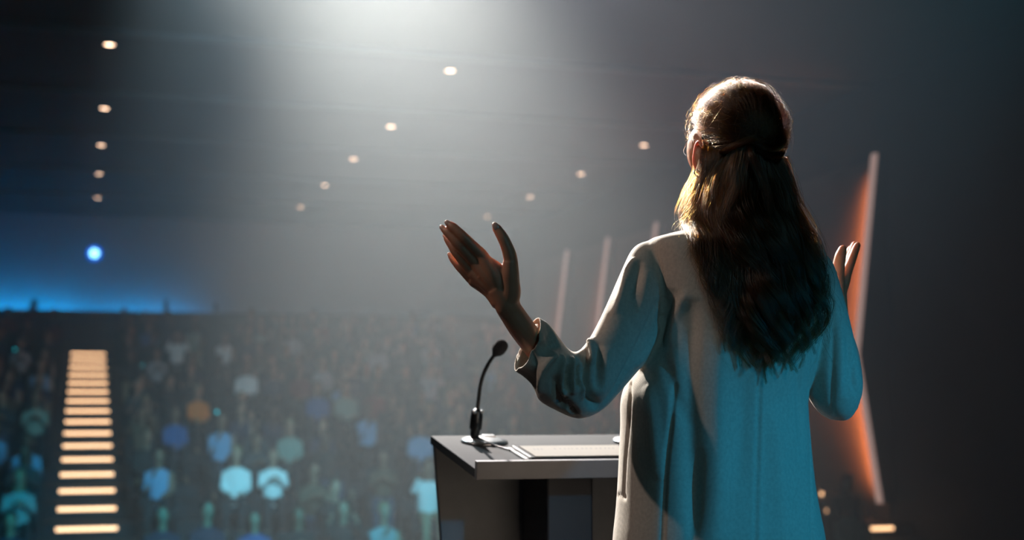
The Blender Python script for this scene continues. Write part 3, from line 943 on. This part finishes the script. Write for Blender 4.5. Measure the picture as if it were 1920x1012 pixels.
headm = union(hd, 'head', .0026, 5)

bd = MB()
bd.rings(dense(torso_rings([(v, ul + 14, ur - 14, hd_ - .016) for v, ul, ur, hd_ in TORSO[3:-3]], math.radians(20)), 2))
LS, LE, LW = P(1240, 500, 2.785), P(1094, 728, 2.672), P(958, 583, 2.588)
RS, RE, RW = P(1535, 505, 2.86), P(1568, 752, 2.86), P(1568, 560, 2.975)
bd.tube([LS, LS.lerp(LE, .5), LE], [.036, .036, .031], 14)
bd.tube([LE, LE.lerp(LW, .3), LE.lerp(LW, .75)], [.031, .030, .024], 14)
bd.tube([RS, RS.lerp(RE, .5), RE], [.036, .036, .030], 14)
bd.tube([RE, RE.lerp(RW, .3), RE.lerp(RW, .75)], [.030, .030, .025], 14)
pel = W(0.425, 2.80, 0.0)
for s in (-1, 1):
    hip = pel + BX * (.085 * s) + UP * .86; kn = pel + BX * (.09 * s) + BY * .02 + UP * .48; an = pel + BX * (.09 * s) - BY * .01 + UP * .09
    bd.tube([hip, hip.lerp(kn, .5), kn, kn.lerp(an, .3), an], [.088, .075, .054, .052, .036], 16)
    bd.tube([an - BY * .02, an + BY * .06 - UP * .05, an + BY * .16 - UP * .075], [.034, .032, .022], 12)
bd.ell(pel + UP * .90, (.165, .115, .12), 20, 12, Matrix((tuple(BX), tuple(BY), (0, 0, 1))).transposed())
bd.tube([P(1382, 350, 2.81), P(1384, 450, 2.81)], [.052, .060], 18)
bodym = union(bd, 'torso', .008, 4)

def px3(seq): return [P(u, v, D) for u, v, D in seq]
def resample(pts, rad, k=5):
    pts = [Vector(p) for p in pts]; m = len(pts); op, orr = [], []
    for i in range(m - 1):
        p0, p1, p2, p3 = pts[max(i - 1, 0)], pts[i], pts[i + 1], pts[min(i + 2, m - 1)]
        for q in range(k):
            t = q / k
            op.append(0.5 * ((2 * p1) + (p2 - p0) * t + (2 * p0 - 5 * p1 + 4 * p2 - p3) * t * t + (3 * p1 - p0 - 3 * p2 + p3) * t ** 3))
            orr.append(rad[i] + (rad[i + 1] - rad[i]) * (t * t * (3 - 2 * t)))
    return op + [pts[-1]], orr + [rad[-1]]
def digit(mb, seq, rad):
    p, r = resample(px3(seq), rad)
    d = (p[-1] - p[-2]).normalized()
    p += [p[-1] + d * r[-1] * .55, p[-1] + d * r[-1] * .9]
    r += [r[-1] * .78, r[-1] * .35]
    mb.tube(p, r, 14)
lh = MB()
LFING = {'index': ([(904, 479, 2.572), (873, 448, 2.566), (852, 428, 2.570), (842, 420, 2.576)], [.0118, .0098, .0088, .0070]),
         'middle': ([(893, 494, 2.580), (862, 460, 2.574), (842, 438, 2.580), (832, 429, 2.588)], [.0115, .0098, .0086, .0068]),
         'ring': ([(886, 510, 2.590), (858, 476, 2.586), (844, 455, 2.594), (837, 445, 2.602)], [.0110, .0094, .0082, .0065]),
         'little': ([(885, 524, 2.600), (865, 504, 2.599), (852, 489, 2.606), (845, 480, 2.612)], [.0100, .0084, .0074, .0058]),
         'thumb': ([(956, 510, 2.565), (957, 484, 2.560), (946, 452, 2.556), (931, 427, 2.560)], [.0148, .0130, .0110, .0086])}
for k, (seq, rad) in LFING.items(): digit(lh, seq, rad)
for k, mid in (('index', 2.575), ('middle', 2.580), ('ring', 2.588), ('little', 2.597)):
    e = LFING[k][0][0]
    lh.tube(resample(px3([(950 - (12 if k == 'little' else 0), 568, 2.585), ((950 + e[0]) / 2, (562 + e[1]) / 2, mid - .003), e]), [.0165, .0150, .0118], 5)[0],
            resample(px3([(950, 568, 2.585), ((950 + e[0]) / 2, (562 + e[1]) / 2, mid), e]), [.0165, .0150, .0118], 5)[1], 14)
lh.tube(px3([(952, 520, 2.57), (930, 497, 2.570), (908, 484, 2.573)]), [.012, .0085, .0085], 12)       # web of the thumb
lh.tube(resample(px3([(948, 572, 2.583), (957, 552, 2.576), (957, 520, 2.566), (957, 490, 2.561)]), [.019, .019, .0165, .0142])[0], resample(px3([(948, 572, 2.583), (957, 552, 2.576), (957, 520, 2.566), (957, 490, 2.561)]), [.019, .019, .0165, .0142])[1], 16)
lh.tube(px3([(938, 545, 2.578), (905, 512, 2.580)]), [.017, .014], 12)
lh.ell(P(951, 568, 2.583), (.024, .020, .030), 16, 10)
p, r = resample(px3([(932, 540, 2.581), (950, 570, 2.584), (957, 583, 2.590), (980, 617, 2.603), (1010, 655, 2.628)]), [.0200, .0225, .0228, .0240, .0245])
lh.tube(p, r, 18)
lhm = union(lh, 'hand', .0016, 12)
rh = MB()
RFING = {'index': ([(1588, 510, 2.985), (1597, 487, 2.990), (1604, 468, 3.000), (1608, 459, 3.008)], [.0112, .0095, .0086, .0070]),
         'middle': ([(1585, 507, 3.003), (1594, 484, 3.010), (1600, 466, 3.022), (1602, 458, 3.03)], [.0112, .0096, .0086, .0070]),
         'ring': ([(1582, 509, 3.020), (1588, 488, 3.030), (1593, 472, 3.042), (1595, 465, 3.05)], [.0108, .0092, .0082, .0066]),
         'little': ([(1579, 514, 3.035), (1583, 496, 3.046), (1586, 482, 3.056), (1587, 476, 3.06)], [.0096, .0082, .0074, .0058]),
         'thumb': ([(1570, 556, 2.978), (1571, 512, 2.957), (1575, 484, 2.950), (1580, 467, 2.953)], [.0165, .0140, .0122, .0092])}
for k, (seq, rad) in RFING.items(): digit(rh, seq, rad)
for k in ('index', 'middle', 'ring', 'little'):
    e = RFING[k][0][0]
    p, r = resample(px3([(1570, 556, 2.978), ((1570 + e[0]) / 2, (552 + e[1]) / 2, (2.978 + e[2]) / 2), e]), [.0175, .0155, .0115], 5)
    rh.tube(p, r, 14)
p, r = resample([RW + UP * .012, RW, RW.lerp(RE, .3), RW.lerp(RE, .6)], [.0215, .0225, .026, .030])
rh.tube(p, r, 18)
rhm = union(rh, 'hand', .0016, 9)

bm = bmesh.new()
for me in (bodym, headm, lhm, rhm): bm.from_mesh(me)
me = bpy.data.meshes.new('person'); bm.to_mesh(me); bm.free()
woman = child('person', me, M_skin, None)
woman.location = BASE
tag(woman, 'woman in beige blazer with long wavy hair at the lectern, both hands raised', 'person')
blazer = child('blazer', bl, M_blazer, woman)
blazer['label'] = 'beige wool blazer seen from behind'
so = blazer.modifiers.new('thickness', 'SOLIDIFY'); so.thickness = 0.0022; so.offset = -1

def nails(fing, lift):
    for k, (seq, rad) in fing.items():
        a, b = P(*seq[-2]), P(*seq[-1])
        d = (b - a).normalized()
        v = (EYE - b).normalized(); v = (v - d * v.dot(d)).normalized()
        side = d.cross(v)
        R = Matrix((tuple(side), tuple(d), tuple(v))).transposed()
        mb = MB().ell(b + v * rad[-1] * .78 + d * rad[-1] * .1, (rad[-1] * .72, rad[-1] * 1.05, rad[-1] * .30), 14, 8, R)
        child('fingernail', mb.mesh('fingernail'), M_nail, woman)
nails(LFING, 1)
for s in (-1, 1):
    mb = MB().ell(H(s * .031, .078, -.012), (.012, .012, .012), 16, 10, HR)
    eye = child('eye', mb.mesh('eye'), mat('eye_white', (.8, .78, .75), .15), woman)
    mb = MB().ell(H(s * .031, .0875, -.012), (.0055, .003, .0055), 12, 8, HR)
    iris = link_mesh('iris', mb.mesh('iris'), eye)
    V = co(iris.data) - np.array(BASE); setco(iris.data, V)
    iris.data.materials.append(mat('iris_brown', (.06, .03, .015), .2)); iris.data.shade_smooth()
e0 = H(-.0785, .014, -.040) + (HX * -.75 - HY * .55) * .016 - UP * .033
mb = MB(); mb.tube([e0 + (RGT * math.sin(2 * math.pi * i / 20) + UP * math.cos(2 * math.pi * i / 20)) * .0062 for i in range(21)], .0014, 8, cap=False)
child('earring', mb.mesh('earring'), M_silver, woman)['label'] = 'small silver hoop earring'

# trousers and shoes (below the picture)
tb = MB()
tb.ell(pel + UP * .90, (.180, .130, .13), 20, 12, Matrix((tuple(BX), tuple(BY), (0, 0, 1))).transposed())
for s in (-1, 1):
    hip = pel + BX * (.085 * s) + UP * .88; kn = pel + BX * (.09 * s) + BY * .02 + UP * .48; an = pel + BX * (.09 * s) + UP * .08
    tb.tube([hip, hip.lerp(kn, .5), kn, an], [.105, .100, .095, .098], 20)
child('trousers', union(tb, 'trousers', .010, 3), M_trous, woman)
for s in (-1, 1):
    an = pel + BX * (.09 * s) + UP * .09
    sh = MB(); sh.tube([an - BY * .06 - UP * .045, an - UP * .04, an + BY * .08 - UP * .055, an + BY * .19 - UP * .068], [.040, .046, .042, .022], 14)
    child('shoe', union(sh, 'shoe', .006, 3), M_black, woman)
# ------------------------------------------------------------------ hair
def hair_mat(name, melanin, red, rough=0.22, rrough=0.30):
    m = bpy.data.materials.new(name); m.use_nodes = True
    nt = m.node_tree; nt.nodes.clear()
    out = nt.nodes.new('ShaderNodeOutputMaterial')
    h = nt.nodes.new('ShaderNodeBsdfHairPrincipled')
    h.parametrization = 'MELANIN'
    h.inputs['Melanin'].default_value = melanin
    h.inputs['Melanin Redness'].default_value = red
    h.inputs['Roughness'].default_value = rough
    h.inputs['Radial Roughness'].default_value = rrough
    h.inputs['Random Color'].default_value = 0.55
    h.inputs['Random Roughness'].default_value = 0.2
    nt.links.new(h.outputs[0], out.inputs['Surface'])
    return m
M_hair = hair_mat('brown_hair', 0.62, 0.32)
M_cap = mat('hair_base', (0.022, 0.013, 0.008), 0.9)

hair_rng = np.random.default_rng(21)
strands = []            # list of (n x 3) arrays
widths = []
HCv = np.array(HC); hx = np.array(HX); hy = np.array(HY); hz = np.array((0, 0, 1.0))
ELL = np.array((.0905, .1060, .0985))          # hair-covered skull, half sizes: side, front-back, height
HOFF = np.array((0.0, -.010, .010))
def head_pt(d, lift=1.0):
    """unit direction in the head frame -> point on the hair shell"""
    q = d * ELL * lift + HOFF
    return HCv + hx * q[0] + hy * q[1] + hz * q[2]
def head_pts(d, lift):
    q = d * ELL * lift[:, None] + HOFF
    return HCv + q[:, :1] * hx + q[:, 1:2] * hy + q[:, 2:3] * hz
def dirv(az, el):
    """az: 0 front, 90 her left, 180 back"""
    a, e = math.radians(az), math.radians(el)
    return np.array((-math.sin(a) * math.cos(e), math.cos(a) * math.cos(e), math.sin(e)))
def to_head(p):
    q = np.array(p) - HCv
    l = np.array((q @ hx, q @ hy, q[2])) - HOFF
    l = l / ELL
    return l / np.linalg.norm(l)
TIE = to_head(P(1414, 262, 2.70))
def slerp(a, b, t):
    w = math.acos(np.clip(a @ b, -1, 1))
    return (np.sin((1 - t) * w)[:, None] * a + np.sin(t * w)[:, None] * b) / math.sin(w)

def hairline(az):
    """elevation of the hairline at that azimuth"""
    a = abs(az)
    return 38 if a < 30 else 38 - (a - 30) * 0.75 if a < 78 else 2 - (a - 78) * 0.95

# hair combed back from the hairline to the tie
n = 26
t = np.linspace(0, 1, n)
LOCKS = {}
for i in range(3600):
    az = hair_rng.uniform(-136, 136)
    el0 = hairline(az)
    el = el0 + (90 - el0) * hair_rng.beta(0.75, 1.6)
    key = (round(az / 5.0 + .35 * math.sin(el * .15)), round(el / 13))
    if key not in LOCKS:
        e = TIE + hair_rng.normal(0, .07, 3) * np.array((1, .3, 1)); e /= np.linalg.norm(e)
        LOCKS[key] = (dirv(key[0] * 5.0, key[1] * 13.0), e, hair_rng.normal(0, .021), hair_rng.normal(0, .026, 3), hair_rng.uniform(.88, 1.0))
    lc, end, up, sway, reach = LOCKS[key]
    d0 = dirv(az, el)
    end = end + hair_rng.normal(0, .018, 3); end /= np.linalg.norm(end)
    p = slerp(d0, end, t * reach)
    c = slerp(lc, end, t * reach)
    pull = (.78 * np.sin(math.pi * np.clip(t * .8, 0, 1)))[:, None] * hair_rng.uniform(.5, 1.0)
    p = p * (1 - pull) + c * pull + np.sin(math.pi * t)[:, None] * sway
    p /= np.linalg.norm(p, axis=1)[:, None]
    layer = hair_rng.random()
    lift = .985 + .045 * layer + (.030 * np.sin(math.pi * np.clip(t * 1.15, 0, 1)) ** 1.2) * max(0, math.sin(math.radians(el)) + .15) + up * np.sin(math.pi * t) ** .6
    lift = lift - .03 * (t < .04)
    q = head_pts(p, lift)
    q += np.cumsum(hair_rng.normal(0, .00052, q.shape), axis=0)
    strands.append(q); widths.append(hair_rng.choice([.00010, .00015, .00021]))

# loose wisps at the outline of the head
for i in range(950):
    az = hair_rng.uniform(-180, 180); el = hair_rng.uniform(-5, 90)
    d0 = dirv(az, el); tt = np.linspace(0, 1, 12)
    tang = TIE - d0 * (TIE @ d0); tang /= np.linalg.norm(tang) + 1e-6
    tang = tang + hair_rng.normal(0, .5, 3)
    L = hair_rng.uniform(.15, .5)
    p = d0 + tt[:, None] * tang * L + (tt ** 2)[:, None] * hair_rng.normal(0, .22, 3)
    p /= np.linalg.norm(p, axis=1)[:, None]
    q = head_pts(p, 1.03 + tt * hair_rng.uniform(.03, .20) * np.sin(tt * 2.4 + .2))
    strands.append(q); widths.append(hair_rng.choice([.00010, .00016, .00020]))

# long waved hair falling over the back
bl_w = BVHTree.FromPolygons([tuple(Vector(v.co) + BASE) for v in bl.vertices], [tuple(p.vertices) for p in bl.polygons])
KV = np.array([276, 310, 345, 400, 450, 500, 560, 620, 680, 735.])
KL = np.array([1322, 1306, 1295, 1280, 1303, 1325, 1346, 1352, 1368, 1384.])
KR = np.array([1470, 1480, 1486, 1500, 1520, 1540, 1546, 1544, 1534, 1520.])
KD = np.array([2.700, 2.694, 2.690, 2.675, 2.655, 2.645, 2.640, 2.640, 2.640, 2.64])   # depth of the outer surface in the middle
KE = np.array([2.79, 2.79, 2.79, 2.775, 2.745, 2.72, 2.70, 2.69, 2.68, 2.67])           # depth at the sides
def fall(s, v, layer):
    L = np.interp(v, KV, KL); R = np.interp(v, KV, KR)
    u = L + (R - L) * s
    e = (2 * s - 1) ** 2
    D = np.interp(v, KV, KD) * (1 - e) + np.interp(v, KV, KE) * e + layer * .035
    return u, D
def off_cloth(p, gap):
    """keep a point in front of the blazer"""
    v = Vector(p) - EYE
    h = bl_w.ray_cast(EYE, v.normalized())
    if h[0] is not None:
        dist = (h[0] - EYE).length - gap
        if v.length > dist: return np.array(EYE + v.normalized() * dist)
    return p
def add_lock(us, vs, Ds, rad, count, gap=.004, wid=.00011, tipk=.25, frizz=.0004):
    """us, vs, Ds: centre line in picture coordinates; strands fill a lock of that radius"""
    m = len(us)
    c = np.array([np.array(P(u, v, D)) for u, v, D in zip(us, vs, Ds)])
    c = np.array([off_cloth(p, gap + rad * .6) for p in c])
    for k in range(2): c[1:-1] = .25 * c[:-2] + .5 * c[1:-1] + .25 * c[2:]
    T = np.gradient(c, axis=0); T /= np.linalg.norm(T, axis=1)[:, None]
    view = c - np.array(EYE); view /= np.linalg.norm(view, axis=1)[:, None]
    A_ = np.cross(T, view); A_ /= np.linalg.norm(A_, axis=1)[:, None]
    B_ = np.cross(A_, T)
    tt = np.linspace(0, 1, m)
    prof = rad * (0.35 + .65 * np.clip(tt / .25, 0, 1)) * (1 - (1 - tipk) * np.clip((tt - .55) / .45, 0, 1) ** 1.3)
    for i in range(count):
        a = hair_rng.uniform(0, 2 * math.pi); r = math.sqrt(hair_rng.random()) * hair_rng.choice([1.0, 1.0, 1.0, 1.5])
        tw = a + tt * hair_rng.uniform(-.6, 1.2)
        off = prof * r
        q = c + A_ * (off * np.cos(tw) * 1.25)[:, None] + B_ * (off * np.sin(tw) * .75)[:, None]
        q = q + np.cumsum(hair_rng.normal(0, frizz, q.shape), axis=0) * (tt ** .5)[:, None]
        stop = m if hair_rng.random() < .45 else int(m * hair_rng.uniform(.72, 1.0))
        strands.append(q[:max(6, stop)]); widths.append(wid)
NLOCK = 0
for layer, cnt in ((1.0, 26), (0.5, 28), (0.0, 30)):
    for j in range(cnt):
        s = (j + hair_rng.uniform(.2, .8)) / cnt
        s = float(np.clip(s, .02, .98))
        endv = hair_rng.uniform(640, 716) - 30 * abs(2 * s - 1) + (8 if .3 < s < .8 else 0) - (1 - layer) * hair_rng.uniform(0, 36)
        start = 268 + 16 * abs(2 * s - 1) + 10 * layer
        v = np.linspace(start, endv, 40)
        u, D = fall(s, v, layer)
        tt = np.linspace(0, 1, 40)
        # root starts under the tie and spreads
        root_u = 1405 + (u[0] - 1405) * (.55 + .45 * layer)
        u = u + (root_u - u[0]) * np.clip(1 - tt * 5, 0, 1) ** 1.5
        ph = 2.2 * s + hair_rng.normal(0, .30) + layer * 1.3
        wl = hair_rng.uniform(138, 180)
        amp = np.interp(v, [300, 400, 520, 720], [2.5, 9, 17, 22]) * hair_rng.uniform(.7, 1.25)
        w = 2 * math.pi * v / wl + ph * 2
        u = u + amp * np.sin(w)
        D = D - amp / F * 2.7 * .8 * np.cos(w) - .004
        inward = np.clip((tt - .8) / .2, 0, 1) * (-(s - .5) * 30 + hair_rng.normal(0, 5))
        u = u + inward
        add_lock(u, v, D, hair_rng.uniform(.0070, .0130), 84, wid=hair_rng.uniform(.00014, .00022), frizz=.00025)
        NLOCK += 1
# single thin curls that stray from the mass
for j in range(46):
    s = hair_rng.choice([hair_rng.uniform(-.05, .06), hair_rng.uniform(.94, 1.06), hair_rng.uniform(.1, .95)])
    v0 = hair_rng.uniform(300, 520); v = np.linspace(v0, v0 + hair_rng.uniform(90, 230), 30)
    v = v[v < 732]
    if len(v) < 12: continue
    u, D = fall(s, v, 0.0)
    w = 2 * math.pi * v / hair_rng.uniform(80, 140) + hair_rng.uniform(0, 6)
    tt = np.linspace(0, 1, len(v))
    u = u + hair_rng.uniform(6, 16) * np.sin(w) * tt + tt ** 2 * hair_rng.normal(0, 16)
    add_lock(u, v, D - .012, .0022, 9, wid=.00014, frizz=.0006)
# frizzy ends blown out over the shoulders
for (u0, v0, du, dv, cnt) in ((1318, 440, -34, 42, 34), (1325, 470, -28, 34, 24), (1300, 395, -22, 34, 46), (1512, 430, 26, 30, 34), (1528, 470, 22, 46, 30), (1540, 540, 22, 34, 30), (1540, 600, 14, 46, 18), (1296, 350, -14, 52, 46)):
    for i in range(cnt):
        tt = np.linspace(0, 1, 16)
        k = hair_rng.uniform(.5, 1.15); a = hair_rng.normal(0, 7, 2)
        u = u0 + a[0] + du * k * tt + hair_rng.normal(0, 5) * np.sin(tt * 3) ; v = v0 + a[1] + dv * k * tt + hair_rng.normal(0, 9) * tt ** 2
        D = fall(.5, np.array([v0]), 0)[1][0] + (.05 if u0 < 1400 else .055) - .02 * tt
        q = np.array([off_cloth(np.array(P(x, y, D_)), .003) for x, y, D_ in zip(u, v, np.broadcast_to(D, tt.shape))])
        strands.append(q); widths.append(.00014)
# the golden lock left of the neck falling in front of the collar
for j in range(12):
    v = np.linspace(322, 432 + hair_rng.uniform(-22, 8), 30); tt = np.linspace(0, 1, 30)
    x0 = hair_rng.uniform(0, 26)
    u = np.interp(v, [322, 340, 365, 400, 430], [1322, 1308, 1292, 1280, 1292]) + x0 + 5 * np.sin(v / 17 + j * .5)
    D = 2.80 - .03 * tt - x0 * .0008
    add_lock(u, v, D, .0075, 70, wid=.00011)
# hair tucked behind the ear
for j in range(12):
    x0 = 1320 + j * 2.6
    v = np.linspace(258 + j * .6, 420, 34); tt = np.linspace(0, 1, 34)
    u = x0 + (8 - j) * -1.2 * tt + 6 * np.sin(v / 20 + j * .4) * tt
    add_lock(u, v, np.interp(v, [255, 285, 330, 420], [2.778, 2.758, 2.752, 2.740]) - j * .0022, .0060, 60, wid=.00016, tipk=.6)
# the thin curl that drops from the tie
v = np.linspace(266, 400, 36)
u = np.interp(v, [266, 285, 305, 330, 355, 400], [1404, 1406, 1416, 1430, 1438, 1441])
D = np.interp(v, [266, 290, 320, 360, 400], [2.692, 2.672, 2.664, 2.664, 2.668])
add_lock(u, v, D, .0058, 130, wid=.00011, tipk=.5)
v = np.linspace(322, 470, 36)
add_lock(np.interp(v, [322, 345, 380, 420, 470], [1380, 1378, 1366, 1352, 1345]), v, np.full(36, 2.668), .0075, 130, wid=.00011, tipk=.6)
# twisted sections that meet at the tie
def rope(px, r0, r1, turns, count=260):
    pts, _ = resample(px3(px), [1] * len(px), 10)
    c = np.array([tuple(p) for p in pts]); m = len(c); tt = np.linspace(0, 1, m)
    T = np.gradient(c, axis=0); T /= np.linalg.norm(T, axis=1)[:, None]
    view = c - np.array(EYE); view /= np.linalg.norm(view, axis=1)[:, None]
    A_ = np.cross(T, view); A_ /= np.linalg.norm(A_, axis=1)[:, None]; B_ = np.cross(A_, T)
    R_ = r0 + (r1 - r0) * tt
    for i in range(count):
        a = hair_rng.uniform(0, 2 * math.pi); r = math.sqrt(hair_rng.random())
        tw = a + tt * turns * 2 * math.pi
        strands.append(c + A_ * (R_ * r * np.cos(tw))[:, None] + B_ * (R_ * r * np.sin(tw))[:, None] + hair_rng.normal(0, .0002, c.shape)); widths.append(.00011)
rope([(1348, 286, 2.745), (1358, 283, 2.716), (1378, 272, 2.696), (1412, 262, 2.685), (1432, 266, 2.688)], .004, .0095, 1.1)
rope([(1466, 246, 2.75), (1466, 266, 2.728), (1454, 276, 2.710), (1434, 274, 2.692), (1408, 263, 2.688)], .008, .0095, .9, 360)
rope([(1466, 284, 2.755), (1458, 292, 2.730), (1440, 288, 2.705), (1420, 276, 2.69)], .007, .007, .8)

# solid dark core under the strands so that no light leaks through
core = MB()
core.ell(HC + HY * -.012 + UP * .012, (.0785, .0985, .1015), 28, 18, HR)
coreb = bmesh.new(); coreb.from_mesh(core.mesh('hair_core'))
kill = [v for v in coreb.verts if (v.co - HC).dot(HY) > .020 + max(0, .075 - (v.co - HC).dot(UP)) * .32 - .030 or ((v.co - HC).dot(UP) < -.012 and (v.co - HC).dot(HY) > -.006)]
bmesh.ops.delete(coreb, geom=kill, context='VERTS')
hm = bpy.data.meshes.new('hair'); coreb.to_mesh(hm); coreb.free()
hair = child('hair', hm, M_cap, woman)
hair['label'] = 'long wavy brown hair, half tied back'
vb = np.linspace(282, 585, 26); ring_core = []
for v in vb:
    row = []
    for s in .5 + np.linspace(-.44, .44, 17) * float(np.interp(v, [282, 450, 585], [1, .95, .7])):
        u, D = fall(s, np.array([v]), 1.0)
        row.append(Vector(off_cloth(np.array(P(u[0] + 5 * math.sin(v / 21 + s * 5), v, D[0] + .012)), .004)))
    ring_core.append(row)
for jj in range(17):
    tipv = 40 * abs(math.sin(jj * 2.3)) + 18 * math.sin(jj * 1.1)
    for ii in range(20, 26): ring_core[ii][jj] = ring_core[ii][jj] + UP * (-(ii - 19) / 6 * (tipv / F * 2.7))
mb = MB(); mb.rings([r + [p + FWD * .006 for p in reversed(r)] for r in ring_core])
cm = mb.mesh('under_layer'); V = co(cm) - np.array(BASE); setco(cm, V)
cm.materials.append(M_cap); cm.shade_smooth()
link_mesh('under_layer', cm, hair)

hc = bpy.data.hair_curves.new('strands')
hc.add_curves([len(s) for s in strands])
allp = np.concatenate(strands) - np.array(BASE)
hc.attributes['position'].data.foreach_set('vector', allp.astype(np.float32).ravel())
rad = np.concatenate([w * (1 - .65 * np.linspace(0, 1, len(s)) ** 2) for s, w in zip(strands, widths)]).astype(np.float32)
at = hc.attributes.get('radius') or hc.attributes.new('radius', 'FLOAT', 'POINT')
at.data.foreach_set('value', rad)
hc.materials.append(M_hair)
ho = bpy.data.objects.new('strands', hc); COL.objects.link(ho); ho.parent = hair
ho['kind'] = 'stuff'
print('strands', len(strands), 'points', len(allp), 'locks', NLOCK)
